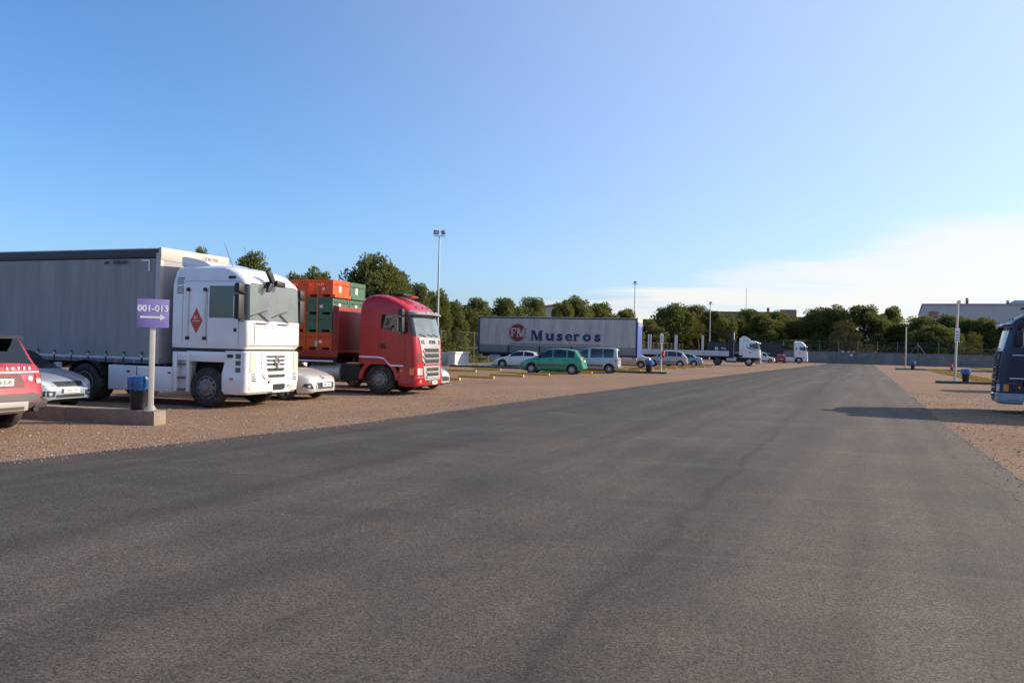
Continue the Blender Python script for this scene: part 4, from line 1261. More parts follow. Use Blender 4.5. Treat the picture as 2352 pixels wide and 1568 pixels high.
def cab_shell(o, levels, sx, cls, mats, zshift=None, cap=True, bottom=False, names=None):
    """levels: (z, xf, xr, hw, rf, rr, bow); cls(face centre, normal) -> key; returns Shell"""
    rows = []
    for z, xf, xr, hw, rf, rr, bow in levels:
        h = ring(xf, xr, hw, rf, rr, sx, bow)
        full = [(x, y, z) for x, y in h] + [(x, -y, z) for x, y in h[-2:0:-1]]
        if zshift: full = [(x, y, zz + zshift(x, y, zz)) for x, y, zz in full]
        rows.append(full)
    n = len(rows[0]); V = [p for r in rows for p in r]
    parts = {}
    def put(f, lvl):
        vs_ = [Vector(V[i]) for i in f]
        c = sum(vs_, Vector()) / len(vs_)
        nn = (vs_[1] - vs_[0]).cross(vs_[2] - vs_[0])
        if len(vs_) == 4: nn = (vs_[2] - vs_[0]).cross(vs_[3] - vs_[1])
        nn = nn.normalized() if nn.length > 0 else Vector((0, 0, 1))
        parts.setdefault(cls(c, nn, lvl), []).append(f)
    for i in range(len(rows) - 1):
        for j in range(n):
            j2 = (j + 1) % n
            put((i * n + j, i * n + j2, (i + 1) * n + j2, (i + 1) * n + j), i)
    if cap:
        c = len(V); top = rows[-1]
        V.append((sum(p[0] for p in top) / n, 0, sum(p[2] for p in top) / n + .02))
        for j in range(n): parts.setdefault('body', []).append(((len(rows) - 1) * n + j, (len(rows) - 1) * n + (j + 1) % n, c))
    if bottom:
        c = len(V); bt = rows[0]
        V.append((sum(p[0] for p in bt) / n, 0, bt[0][2]))
        for j in range(n): parts.setdefault('body', []).append(((j + 1) % n, j, c))
    for key, fs_ in parts.items():
        mb = MB(); used = {}
        for f in fs_:
            for v in f:
                if v not in used: used[v] = len(mb.v); mb.v.append(V[v])
            mb.f.append(tuple(used[v] for v in f))
        mb.build((names or {}).get(key, key if isinstance(key, str) else key[0]), mats[key if isinstance(key, str) else key[0]], o, smooth=True, angle=32)
    return Shell(V, [f for fs_ in parts.values() for f in fs_])

def truck_wheel(o, x, y, r=.51, dual=False, rim=None, front=True):
    key = ('truck', r, front, dual)
    if key not in WCACHE:
        w = .31 if not dual else .60
        t = MB().lathe([(.285, -w / 2 + .02), (.31, -w / 2), (r - .06, -w / 2 + .0), (r - .015, -w / 2 + .03), (r, -w * .3), (r, -.03), (r - .012, -.025), (r - .012, .025), (r, .03), (r, w * .3), (r - .015, w / 2 - .03), (r - .06, w / 2), (.31, w / 2), (.285, w / 2 - .02)], 'y', 40).mesh('truck_tyre', smooth=True, angle=40)
        y0 = w / 2
        if front:
            m = MB().lathe([(.295, y0 - .01), (.275, y0 + .002), (.262, y0 - .02), (.25, y0 - .035), (.21, y0 + .015), (.15, y0 + .03), (.115, y0 + .035), (.11, y0 + .09), (.09, y0 + .105), (0, y0 + .11)], 'y', 32)
        else:
            m = MB().lathe([(.295, y0 - .01), (.275, y0 + .002), (.262, y0 - .02), (.245, y0 - .13), (.16, y0 - .16), (.13, y0 - .15), (.125, y0 - .03), (.10, y0 - .01), (0, y0 - .008)], 'y', 32)
        rm = m.mesh('truck_rim', smooth=True, angle=30)
        nuts = MB()
        for k in range(10):
            a = 2 * math.pi * (k + .5) / 10
            if front:
                nuts.lathe([(.026, y0 + .0), (.026, y0 + .0335), (0, y0 + .0335)], 'y', 8, (.232 * math.cos(a), -.022 + 0, .232 * math.sin(a)))
            else:
                nuts.lathe([(.018, y0 - .16), (.018, y0 - .12), (0, y0 - .12)], 'y', 6, (.19 * math.cos(a), 0, .19 * math.sin(a)))
        WCACHE[key] = (t, rm, nuts.mesh('wheel_holes'), w)
    t, rm, nuts, w = WCACHE[key]
    q = link('wheel', t, M_tyre, o); q.location = (x, y, r)
    if y < 0: q.rotation_euler = (0, 0, math.pi)
    link('rim', rm, rim or M_steelwheel, q); k = link('wheel_hole', nuts, M_chassis, q); k['kind'] = 'stuff'
    return q

def bars(sh, side, o, name, m, polys, off, nu=8, nv=1, back=.01):
    for p_ in polys: P(o, sh, side, p_, m, name, off, nu, nv, back)

def chassis(o, x0, x1, z=.95, drive=True, wheels=(), tank=None):
    for s_ in (-1, 1):
        MB().bb(x1, x0, s_ * .43 - .04, s_ * .43 + .04, z - .26, z).build('frame_rail', M_chassis, o, bevel=.01)
    MB().bb(x1 + .1, x0 - .9, -.4, .4, z - .34, z - .2).build('driveline', M_chassis, o)
    for x in wheels:
        for s_ in (-1, 1): truck_wheel(o, x, s_ * .95, dual=True, front=False)
        MB().tube((x, -.9, .52), (x, .9, .52), .09, n=8).build('axle', M_chassis, o, smooth=True)
        for s_ in (-1, 1):   # mudguard
            pts = [(x + .60 * math.cos(a), .51 + .60 * math.sin(a)) for a in [math.pi * t / 10 for t in range(1, 10)]] + [(x + .575 * math.cos(a), .51 + .575 * math.sin(a)) for a in [math.pi * t / 10 for t in range(9, 0, -1)]]
            n_ = 9; mb = MB(); rws = [[(p_[0], yy, p_[1]) for p_ in pts] for yy in (s_ * .63, s_ * 1.26)]
            mb.grid(rws, closed=True)
            mb.build('mudguard', M_black, o, smooth=True, angle=40)
    if wheels:
        MB().lathe([(.0, z + .16), (.48, z + .16), (.5, z + .14), (.5, z + .10), (0, z + .10)], 'z', 20, (wheels[0] + .25, 0, 0)).build('fifth_wheel', M_chassis, o, smooth=True)

def mirror_set(o, x, hw, z, sgn, m=None, big=.55):
    m = m or M_black
    q = MB().box((x, sgn * (hw + .17), z), (.16, .24, big)).build('mirror', m, o, bevel=.05)
    MB().box((x - .084, sgn * (hw + .17), z), (.008, .19, big - .1)).build('mirror_glass', M_chrome, q)
    MB().box((x, sgn * (hw + .17), z + big / 2 + .16), (.16, .24, .24)).build('wide_mirror', m, q, bevel=.05)
    for zz in (z + big / 2 + .05, z - big / 2 - .02):
        MB().tube((x, sgn * (hw - .06), zz), (x, sgn * (hw + .16), zz), .028, n=8).build('mirror_arm', m, q, smooth=True)

def cab_interior(o, xf, xr, hw, z0, z1, seat_x):
    MB().bb(xr + .06, xr + .09, -hw + .1, hw - .1, z0 - .1, z1).build('rear_lining', M_lining, o)
    MB().bb(xr + .1, xf - .2, -hw + .1, hw - .1, z0 - .22, z0 - .18).build('cab_floor', M_dash, o)
    MB().bb(xf - .75, xf - .22, -hw + .12, hw - .12, z0 - .18, z0 + .02).build('dashboard', M_dash, o, bevel=.04)
    for s_ in (-1, 1):
        x = seat_x
        MB().prism([(x - .3, z0 - .18), (x + .25, z0 - .18), (x + .22, z0), (x - .1, z0 + .02), (x - .25, z0 + .62), (x - .38, z0 + .6)], s_ * .62 - .25, s_ * .62 + .25).build('seat', M_seat, o, bevel=.04)
        MB().box((x - .33, s_ * .62, z0 + .72), (.1, .28, .2)).build('headrest', M_seat, o, bevel=.03)
    MB().lathe([(.2, -.014), (.225, -.014), (.225, .014), (.2, .014), (.2, -.014)], 'x', 20, (xf - .92, .62, z0 + .12)).build('steering_wheel', M_black, o, smooth=True)

# ------------------------------------------------------------------ tall flat-fronted white tractor
def flat_tractor(label, loc, bearing):
    o = thing('tractor_unit', label, 'truck', loc, heading(bearing))
    W = M_white
    hw = 1.23
    lv = [(1.50, -.10, -2.28, hw - .02, .10, .06, .03), (1.57, -.03, -2.28, hw, .10, .06, .03), (1.62, -.0, -2.28, hw, .11, .06, .03), (2.16, -.005, -2.28, hw, .12, .06, .03), (2.22, -.01, -2.28, hw, .12, .06, .03), (2.27, -.012, -2.28, hw, .12, .06, .03),
          (3.08, -.05, -2.28, hw - .005, .14, .06, .03), (3.13, -.055, -2.28, hw - .01, .15, .06, .03), (3.17, -.06, -2.28, hw - .015, .16, .07, .035), (3.24, -.085, -2.28, hw - .03, .2, .08, .045), (3.42, -.26, -2.27, hw - .07, .28, .1, .07), (3.54, -.46, -2.25, hw - .14, .34, .12, .1), (3.61, -.75, -2.2, hw - .28, .4, .15, .1), (3.635, -1.1, -2.1, hw - .55, .35, .2, .1)]
    sx = [-.2, -.30, -.52, -.74, -.98, -1.16, -1.22, -1.5, -1.85, -2.1]
    def cls(c, n, i):
        if 2.22 < c.z < 3.13 and c.x > -.16 and abs(c.y) < hw - .008: return 'windscreen' if abs(c.y) < hw - .155 else ('corner_pane', c.y > 0)
        if 2.27 < c.z < 3.08 and -1.16 < c.x < -.30 and abs(c.y) > 1: return ('side_window', c.y > 0)
        return 'body'
    sh = cab_shell(o, lv, sx, cls, {'body': W, 'windscreen': M_screen_dusty, 'side_window': M_glass, 'corner_pane': mat('black_glass', (.01, .011, .012), .08, coat=.5)}, bottom=True, names={'body': 'cab_body'})
    # lower bodywork: front unit carrying lamps and grille
    lo = [(.36, -.06, -.70, hw - .04, .16, .02, .06), (.42, .0, -.70, hw, .16, .02, .06), (.75, .03, -.70, hw + .01, .14, .02, .05), (.78, .015, -.68, hw + .005, .13, .02, .05), (1.42, .0, -.66, hw, .12, .02, .04), (1.45, -.03, -.66, hw - .02, .12, .02, .04)]
    lsh = cab_shell(o, lo, [-.22, -.35, -.5, -.62], lambda c, n, i: 'body', {'body': W}, bottom=True, names={'body': 'front_unit'})
    # side housings: wheel arch lintel, steps, tank skirt
    for s_ in (-1, 1):
        y0, y1 = s_ * (hw - .30), s_ * hw
        MB().prism([(-.66, 1.42), (-.66, 1.16), (-1.72, 1.16), (-1.72, 1.42)], y0, y1).build('arch_panel', W, o, bevel=.012)
        MB().prism([(-.66, 1.16), (-.66, .42), (-.72, .42), (-.74, .85)], y0, y1).build('arch_front', W, o)
        st = MB().prism([(-1.72, 1.42), (-2.22, 1.42), (-2.22, .38), (-1.78, .38), (-1.78, .9)], s_ * (hw - .36), s_ * (hw - .14)).build('step_box', W, o, bevel=.01)
        for zz in (.42, .72, 1.06):
            MB().bb(-2.08, -1.78, s_ * (hw - .15), s_ * (hw - .005), zz, zz + .035).build('step', M_grey_plastic, st, bevel=.005)
        MB().bb(-2.22, -2.09, s_ * (hw - .15), s_ * hw, .38, 1.4).build('step_side', W, st, bevel=.01)
        MB().bb(-1.80, -1.72, s_ * (hw - .15), s_ * hw, .38, 1.42).build('step_side', W, st, bevel=.01)
        MB().bb(-2.08, -1.8, s_ * (hw - .15), s_ * (hw - .004), 1.18, 1.40).build('locker_door', W, st, bevel=.008)
        sk = MB().bb(-4.25, -2.24, s_ * (hw - .1), s_ * (hw - .02), .36, 1.0).build('tank_skirt', W, o, bevel=.02)
        MB().bb(-3.35, -3.33, s_ * (hw - .022), s_ * (hw - .016), .38, .98).build('skirt_seam', M_black, sk)
        for xx in (-2.32, -3.6):
            MB().bb(xx - .05, xx + .05, s_ * (hw - .021), s_ * (hw - .008), .82, .87).build('reflector', M_redlens, sk)
        MB().tube((-3.2, s_ * .80, .68), (-2.3, s_ * .80, .68), .3, n=18).build('fuel_tank', M_silver, o, smooth=True)
    # dark gap band between the cab and the lower unit
    MB().bb(-2.2, -.14, -hw + .08, hw - .08, 1.30, 1.51).build('cab_mount', M_black, o)
    MB().bb(-2.2, -.72, -.8, .8, .5, 1.3).build('engine', M_chassis, o)
    # windscreen surround
    for s_ in (-1, 1):
        P(o, sh, 'left' if s_ > 0 else 'right', rect(-.285, -.15, 2.28, 3.08), M_black, 'pillar_trim', .004, 2, 4, 0)
    P(o, sh, 'front', rect(-1.05, 1.05, 3.135, 3.165), M_black, 'screen_seal', .004, 8, 1, 0)
    # front panel below the screen with seams; groove shade is a grey strip
    P(o, sh, 'front', rect(-.93, .95, 1.66, 2.10), W, 'front_flap', .012, 10, 3, 0)
    P(o, sh, 'front', rect(-1.12, 1.12, 1.585, 1.61), mat('shadow_grey', (.3, .3, .3), .6), 'groove_shade', .004, 8, 1, 0)
    for y0 in (-.95, .96):
        P(o, sh, 'front', rect(y0 - .006, y0 + .006, 1.62, 2.18), M_grey_plastic, 'panel_seam', .003, 1, 4, 0)
    # wipers
    for y0 in (-.35, .55):
        a, _ = sh.hit('front', y0, 2.20); b, _ = sh.hit('front', y0 - .42, 2.42); c, _ = sh.hit('front', y0 - .75, 2.33); d, _ = sh.hit('front', y0 - .05, 2.50)
        k = Vector((.03, 0, 0))
        w_ = MB().tube(a + k, b + k, .014, n=6).build('wiper', M_black, o, smooth=True)
        MB().tube(c + k, d + k, .011, n=6).build('wiper_blade', M_black, w_, smooth=True)
    for y0 in (-.72, .25):
        p_, _ = sh.hit('front', y0, 2.16)
        MB().tube(p_ + Vector((.04, -.2, 0)), p_ + Vector((.04, .28, 0)), .016, n=6).build('hand_rail', M_grey_plastic, o, smooth=True)
    # front mirror on the brow
    a, _ = sh.hit('front', -.38, 3.2)
    hub = a + Vector((.16, .02, .02))
    q = MB().tube(a, hub, .05, .045, n=8).build('kerb_mirror', M_black, o, smooth=True)
    MB().box(hub + Vector((.06, .24, -.02)), (.14, .40, .15), Matrix.Rotation(R(-4), 3, 'X')).build('mirror_shell', M_black, q, bevel=.05)
    MB().prism([(-.30, .30), (-.06, .26), (.10, .02), (-.02, -.06), (-.14, .10)], hub.x - .05, hub.x + .05, 'x').build('mirror_arm', M_black, q, bevel=.03).location = (0, hub.y, hub.z)
    MB().prism([(-.26, -.26), (-.14, -.26), (.06, .0), (-.04, .05), (-.16, -.10)], hub.x - .05, hub.x + .03, 'x').build('mirror_foot', M_black, q, bevel=.03).location = (0, hub.y, hub.z)
    for s_ in (-1, 1):
        mirror_set(o, -.16, hw, 2.55, s_, big=.62)
        # pillar deflectors, marker lamp, air louvres, grab tubes
        side = 'left' if s_ > 0 else 'right'
        P(o, sh, side, rect(-.62, -.42, 3.26, 3.33), M_black, 'marker_lamp', .02, 1, 1, 0)
        for g0 in (3.12, 3.36):
            for k in range(4):
                P(o, sh, side, rect(-2.14, -1.94, g0 - .24 + k * .05, g0 - .24 + k * .05 + .022), M_black, 'air_louvre', .005, 1, 1, 0)
        for xx in (-1.27, -1.78):
            MB().tube((xx, s_ * (hw + .03), 1.75), (xx, s_ * (hw + .03), 2.98), .022, n=8).build('grab_rail', M_white_dirty, o, smooth=True)
            for zz in (1.75, 2.98):
                MB().box((xx, s_ * (hw + .02), zz), (.08, .07, .09)).build('rail_end', M_black, o, bevel=.015)
        for xx in (-.285, -1.21, -1.95):
            P(o, sh, side, rect(xx - .005, xx + .005, 1.6, 3.1 if xx < -1.9 else 3.2), M_grey_plastic, 'panel_seam', .003, 1, 6, 0)
        P(o, sh, side, rect(-1.9, -.25, 3.185, 3.195), M_grey_plastic, 'panel_seam', .003, 6, 1, 0)
        P(o, sh, side, rect(-.42, -.34, 1.93, 2.02), M_black, 'door_lock', .01, 1, 1, 0)
        MB.build(lsh.patch(side, rect(-.58, -.42, 1.28, 1.36), .02, 1, 1, 0), 'indicator_lamp', M_black, o)
        for k in range(3):
            MB.build(lsh.patch(side, rect(-.34, -.19, 1.26 - k * .17, 1.38 - k * .17), .004, 1, 1, 0), 'air_inlet', M_grey_plastic, o)
        MB.build(lsh.patch(side, rect(-.5, -.4, .72, .78), .01, 1, 1, 0), 'reflector', M_redlens, o)
    # hazard diamond on the camera side
    dm = sh.fan('right', [(-1.53, 1.86), (-1.345, 2.19), (-1.53, 2.52), (-1.715, 2.19)], .006, 0).build('hazard_diamond', mat('hazard_orange', (.62, .10, .02), .5), o)
    dd = sh.fan('right', [(-1.53, 1.93), (-1.38, 2.19), (-1.53, 2.45), (-1.68, 2.19)], .008, 0).build('diamond_field', mat('hazard_red', (.50, .06, .02), .5), dm)
    MB().bb(-1.64, -1.42, -hw - .011, -hw - .009, 2.175, 2.19).build('diamond_bar', M_print_white, dm)
    link('diamond_text', text_mesh('2.1', .1, .003), M_print_white, dm, frame_mtx('right', (-1.54, -hw - .0095, 2.27)))
    # lamps, grille, bumper
    for s_ in (-1, 1):
        MB.build(lsh.patch('front', rect(s_ * .89, s_ * 1.09, .92, 1.41), .018, 2, 3, .0), 'headlamp', M_lamp_cream, o, smooth=True)
        for k in range(4):
            MB.build(lsh.patch('front', rect(s_ * .86, s_ * 1.02, .86 - k * .055, .885 - k * .055), .012, 1, 1, .0), 'bumper_louvre', M_black, o)
        MB.build(lsh.disc('front', (s_ * 1.02, .53), .075, .012), 'fog_lamp', M_lamp_cream, o, smooth=True)
    gr = MB.build(lsh.patch('front', rect(-.72, .72, .80, 1.42), .010, 8, 4, 0), 'grille_panel', W, o, smooth=True)
    for k, (w0, z0, z1) in enumerate(((.46, 1.29, 1.335), (.45, 1.19, 1.24), (.44, 1.085, 1.135), (.42, .935, 1.02))):
        MB.build(lsh.patch('front', [(-w0 + .06, z0), (w0 - .06, z0), (w0, z1), (-w0, z1)], .013, 8, 1, 0), 'grille_opening', M_black, o)
    for z0 in (1.35, 1.25, 1.15, 1.03):
        MB.build(lsh.patch('front', rect(-.64, .64, z0 - .012, z0 + .04), .035, 8, 1, 0), 'grille_slat', W, o, bevel=.008)
    MB.build(lsh.patch('front', [(-.5, .74), (.5, .74), (.62, .885), (-.62, .885)], .035, 8, 2, 0), 'lower_intake_frame', W, o, bevel=.01)
    MB.build(lsh.patch('front', [(-.36, .77), (.36, .77), (.42, .855), (-.42, .855)], .039, 6, 1, 0), 'lower_intake', M_black, o)
    a, _ = lsh.hit('front', 0, 1.17)
    x = a.x + .05
    e = MB()
    def ringd(w0, h0): return [(0, h0), (w0, 0), (0, -h0), (-w0, 0)]
    R1, R2 = ringd(.13, .2), ringd(.055, .09)
    e.v = [(x, p_[0], 1.17 + p_[1]) for p_ in R1] + [(x + .04, p_[0] * .72, 1.17 + p_[1] * .76) for p_ in R1] + [(x + .01, p_[0], 1.17 + p_[1]) for p_ in R2]
    e.f = [(i, (i + 1) % 4, 4 + (i + 1) % 4, 4 + i) for i in range(4)] + [(4 + i, 4 + (i + 1) % 4, 8 + (i + 1) % 4, 8 + i) for i in range(4)]
    e.build('diamond_emblem', M_silver, o)
    MB.build(lsh.patch('front', rect(-.10, .42, .44, .60), .012, 2, 1, 0), 'tow_recess', M_black, o)
    MB().bb(-.02, .08, -.2, .62, .385, .425).build('bumper_lip', W, o, bevel=.012)
    MB.build(lsh.disc('front', (-.32, .66), .035, .02), 'tow_cap', M_black, o)
    a, _ = lsh.hit('front', .68, .53)
    plate(o, 'front', (a.x + .02, .68, .53), '6895-FZS', .5, .11)
    cab_interior(o, 0, -2.28, hw, 2.25, 3.2, -1.1)
    # roof deflector
    MB().prism([(-2.25, 3.60), (-1.3, 3.60), (-1.55, 3.74), (-1.95, 3.82), (-2.25, 3.86)], -.95, .95).build('roof_deflector', W, o, bevel=.05)
    for k, y in enumerate((-.5, .35)):
        MB().tube((-1.0, y, 3.6), (-1.3, y, 4.25), .008, .004, n=4).build('aerial', M_black, o)
    for s_ in (-1, 1):
        truck_wheel(o, -1.22, s_ * 1.03, front=True)
    MB().tube((-1.22, -1, .51), (-1.22, 1, .51), .09, n=8).build('axle', M_chassis, o)
    chassis(o, -.7, -6.0, wheels=(-5.0,))
    for k in range(3):
        MB().tube((-2.35, -.3 + k * .22, 1.5), (-3.1, -.3 + k * .22, 1.15), .018, n=6).build('air_line', mat('air_line_%d' % k, ((.5, .02, .02), (.4, .3, .02), (.02, .02, .02))[k], .5), o, smooth=True)
    return o

# ------------------------------------------------------------------ rounded long-nosed cabs (three sizes of roof)
def round_tractor(label, loc, bearing, pm, roof='high', grille_m=None, bar_m=None, bumper_m=None, lower_m=None, skirts=True, visor_m=None, deflector=False, strips=False, full=True, wheel_m=None, stripe_m=None, bars_m=None, screen=None, roof_lamps=False, slim=False, pin_m=None):
    o = thing('tractor_unit', label, 'truck', loc, heading(bearing))
    grille_m = grille_m or M_silver; bar_m = bar_m or M_silver; bumper_m = bumper_m or pm; lower_m = lower_m or pm
    hw = 1.24
    lv = [(1.02, -.02, -2.22, hw, .23, .05, .10), (1.12, -.02, -2.22, hw, .23, .05, .10), (1.5, -.04, -2.22, hw, .23, .06, .10), (1.9, -.08, -2.22, hw, .22, .06, .11), (1.97, -.09, -2.22, hw, .22, .06, .11), (2.06, -.115, -2.22, hw - .005, .22, .06, .11), (2.4, -.2, -2.22, hw - .02, .22, .06, .11),
          (2.70, -.28, -2.22, hw - .035, .22, .07, .11), (2.80, -.31, -2.22, hw - .045, .22, .08, .11), (2.86, -.33, -2.22, hw - .05, .23, .08, .12)]
    if roof == 'high':
        lv += [(2.98, -.44, -2.22, hw - .06, .26, .10, .14), (3.12, -.66, -2.19, hw - .08, .28, .14, .16), (3.24, -.92, -2.12, hw - .12, .3, .2, .16), (3.33, -1.2, -2.0, hw - .2, .32, .24, .16), (3.375, -1.42, -1.88, hw - .36, .2, .2, .1)]
    elif roof == 'low':
        lv += [(2.94, -.42, -2.20, hw - .10, .30, .12, .14), (3.02, -.66, -2.12, hw - .2, .3, .16, .14), (3.06, -1.0, -1.95, hw - .5, .3, .2, .1)]
    else:  # top
        lv += [(3.05, -.40, -2.22, hw - .06, .30, .10, .14), (3.35, -.62, -2.22, hw - .10, .32, .12, .16), (3.52, -.80, -2.22, hw - .18, .36, .16, .16), (3.60, -1.05, -2.2, hw - .32, .38, .2, .16), (3.63, -1.3, -2.1, hw - .6, .2, .2, .1)]
    sx = [-.46, -.54, -.66, -.85, -1.05, -1.25, -1.42, -1.5, -1.7, -1.95, -2.1]
    def zs(x, y, z):
        if abs(y) > 1.0 and x < -.5 and 1.85 < z < 2.1: return .16 * sstep(-.55, -1.5, x) * (1 if z > 1.95 else .8) if False else .17 * sstep(.5, 1.5, -x)
        return 0
    def cls(c, n, i):
        if 4 <= i <= 7 and c.x > -.52 and n.x > .38 and abs(c.y) < hw - .03: return 'windscreen' if abs(c.y) < hw - .17 else ('corner_pane', c.y > 0)
        if 5 <= i <= 6 and -1.42 < c.x < -.54 and abs(c.y) > 1: return ('side_window', c.y > 0)
        return 'body'
    sh = cab_shell(o, lv, sx, cls, {'body': pm, 'windscreen': screen or M_screen, 'side_window': M_glass, 'corner_pane': mat('black_glass', (.01, .011, .012), .08, coat=.5)}, zs, bottom=True, names={'body': 'cab_body'})
    lo = [(.30, -.10, -.72, hw - .05, .22, .02, .10), (.36, .0, -.74, hw, .24, .02, .10), (.60, .03, -.78, hw + .01, .24, .02, .10), (.64, .01, -.78, hw, .24, .02, .10), (1.02, -.01, -.70, hw, .23, .02, .10), (1.03, -.05, -.70, hw - .03, .23, .02, .10)]
    lsh = cab_shell(o, lo, [-.46, -.6, -.66], lambda c, n, i: 'bumper' if i < 3 else 'front_panel', {'bumper': bumper_m, 'front_panel': lower_m if bumper_m is not pm else pm, 'body': bumper_m}, bottom=True, names={'body': 'bumper_base'})
    for s_ in (-1, 1):
        side = 'left' if s_ > 0 else 'right'
        # wheel arch bow
        cx, cz = -1.46, .51
        out = [(cx + .74 * math.cos(a), min(1.02, cz + .72 * math.sin(a))) for a in [math.pi * t / 14 for t in range(0, 15)]]
        inn = [(cx + .60 * math.cos(a), cz + .58 * math.sin(a)) for a in [math.pi * t / 14 for t in range(14, -1, -1)]]
        m_ = MB(); m_.grid([[(p_[0], y, p_[1]) for p_ in out + inn] for y in (s_ * .72, s_ * (hw - .004))], closed=True)
        for y in (s_ * (hw - .004),):
            o0 = len(m_.v); m_.v += [(p_[0], y, p_[1]) for p_ in out + inn]
            for k in range(14): m_.f.append((o0 + k, o0 + k + 1, o0 + 29 - k - 1, o0 + 29 - k))
        m_.build('wheel_arch', lower_m, o, smooth=True, angle=35)
        # headlamps wrap the corner
        hl = MB.build(lsh.patch('front', [(s_ * .84, .70), (s_ * 1.13, .70), (s_ * 1.13, .92), (s_ * .84, .92)], .012, 4, 2, 0), 'headlamp', M_lamp, o, smooth=True)
        MB.build(lsh.patch(side, rect(-.34, -.20, .70, .92), .012, 3, 1, 0), 'indicator', M_amber, o, smooth=True)
        MB.build(lsh.patch(side, rect(-.66, -.60, .80, .87), .012, 1, 1, 0), 'side_marker', M_amber, o)
        for zz in (.42, .94):
            MB.build(lsh.patch(side, rect(-.76, -.34, zz, zz + .025), .006, 3, 1, 0), 'step_line', M_grey_plastic, o)
        MB.build(lsh.disc('front', (s_ * .98, .48), .055, .008, 12), 'fog_lamp', M_lamp, o)
        # corner air vent
        P(o, sh, 'front', [(s_ * .96, 1.12), (s_ * 1.10, 1.12), (s_ * 1.12, 1.42), (s_ * 1.0, 1.42)], M_black, 'corner_vent', .006, 2, 3, 0)
        # door lines and handle
        for xx in (-.53, -1.50):
            P(o, sh, side, rect(xx - .005, xx + .005, 1.06, 1.95), M_black, 'door_seam', .002, 1, 6, 0)
        P(o, sh, side, [(-1.42, 1.56), (-1.18, 1.56), (-1.24, 1.70), (-1.42, 1.70)], M_black, 'door_handle', .008, 1, 1, 0)
        P(o, sh, side, rect(-.525, -.44, 2.10, 2.72), M_black, 'pillar_trim', .004, 1, 4, 0)
        if stripe_m:
            P(o, sh, side, [(-1.75, 2.28), (-1.68, 2.2), (-1.68, 2.55), (-1.75, 2.62)], stripe_m, 'side_stripe', .004, 1, 2, 0)
            P(o, sh, side, [(-1.72, 2.16), (-.6, 1.86), (-.6, 1.92), (-1.72, 2.28)], stripe_m, 'side_stripe', .004, 5, 1, 0)
        if pin_m:
            P(o, sh, side, rect(-2.0, -.42, 1.83, 1.855), pin_m, 'pin_stripe', .004, 6, 1, 0)
            P(o, sh, side, rect(-2.0, -.36, 1.10, 1.13), pin_m, 'pin_stripe', .004, 6, 1, 0)
        if slim:
            P(o, sh, side, rect(-1.98, -1.78, 2.2, 2.62), M_glass_dark, 'rear_side_window', .005, 1, 2, 0)
        mirror_set(o, -.60, hw, 2.36, s_, big=.5)
        if strips:
            pts = [(-2.18, 1.24), (-1.5, 1.235), (-1.46, 1.225), (-1.28, 1.20), (-1.12, 1.04), (-1.02, .97), (-.56, .965)]
            for (a0, b0), (a1, b1) in zip(pts, pts[1:]):
                mb_ = MB().add([(a0, s_ * (hw + .006), b0), (a1, s_ * (hw + .006), b1), (a1, s_ * (hw + .006), b1 + .05), (a0, s_ * (hw + .006), b0 + .05)], [(0, 1, 2, 3)])
                mb_.build('reflective_strip', mat('reflective_tape', (.72, .70, .86), .3), o)
    # front face: badge panel, grille and slats
    P(o, sh, 'front', [(-.90, 1.66), (.90, 1.66), (.98, 1.955), (-.98, 1.955)], grille_m, 'badge_panel', .018, 10, 3, 0)
    for s_ in (-1, 1):
        P(o, sh, 'front', [(s_ * .62, 1.72), (s_ * .86, 1.74), (s_ * .91, 1.86), (s_ * .66, 1.88)], M_grey_plastic, 'air_slot', .022, 3, 1, 0)
    P(o, sh, 'front', [(-.80, 1.06), (.80, 1.06), (.90, 1.66), (-.90, 1.66)], grille_m, 'grille_frame', .014, 10, 4, 0)
    for k in range(3):
        z0 = 1.46 - k * .19
        P(o, sh, 'front', [(-.62, z0), (.62, z0), (.70, z0 + .13), (-.70, z0 + .13)], M_chassis, 'grille_opening', .018, 8, 1, 0)
        P(o, sh, 'front', rect(-.66, .66, z0 - .035, z0 + .0), bar_m, 'grille_slat', .05, 8, 1, 0)
        for s_ in (-1, 1):
            P(o, sh, 'front', [(s_ * .64, z0 - .035), (s_ * .68, z0 - .035), (s_ * .82, z0 + .07), (s_ * .78, z0 + .08)], bar_m, 'slat_end', .045, 2, 1, 0)
    MB.build(lsh.patch('front', [(-.70, .52), (.70, .52), (.78, 1.0), (-.78, 1.0)], .014, 10, 3, 0), 'lower_grille', grille_m, o, smooth=True)
    for k, z0 in enumerate((.82, .64)):
        MB.build(lsh.patch('front', rect(-.55, .55, z0, z0 + .11), .018, 8, 1, 0), 'grille_opening', M_chassis, o)
        MB.build(lsh.patch('front', rect(-.58, .58, z0 - .04, z0), .045, 8, 1, 0), 'grille_slat', bar_m, o)
    MB.build(lsh.patch('front', [(-.4, .42), (.4, .42), (.5, .52), (-.5, .52)], .016, 5, 1, 0), 'bumper_intake', M_grey_plastic, o)
    a, _ = sh.hit('front', 0, 1.80)
    link('badge_lettering', text_mesh('SCANIA', .16, .004, .008), mat('badge_blue', (.08, .1, .2), .4), o, frame_mtx('front', (a.x + .02, 0.02, 1.80)))
    a, _ = lsh.hit('front', 0, .40)
    plate(o, 'front', (a.x + .02, 0.15, .42), '4-0207', .46, .12, False)
    # visor over the windscreen
    vm = visor_m or M_grey_plastic
    rw = []
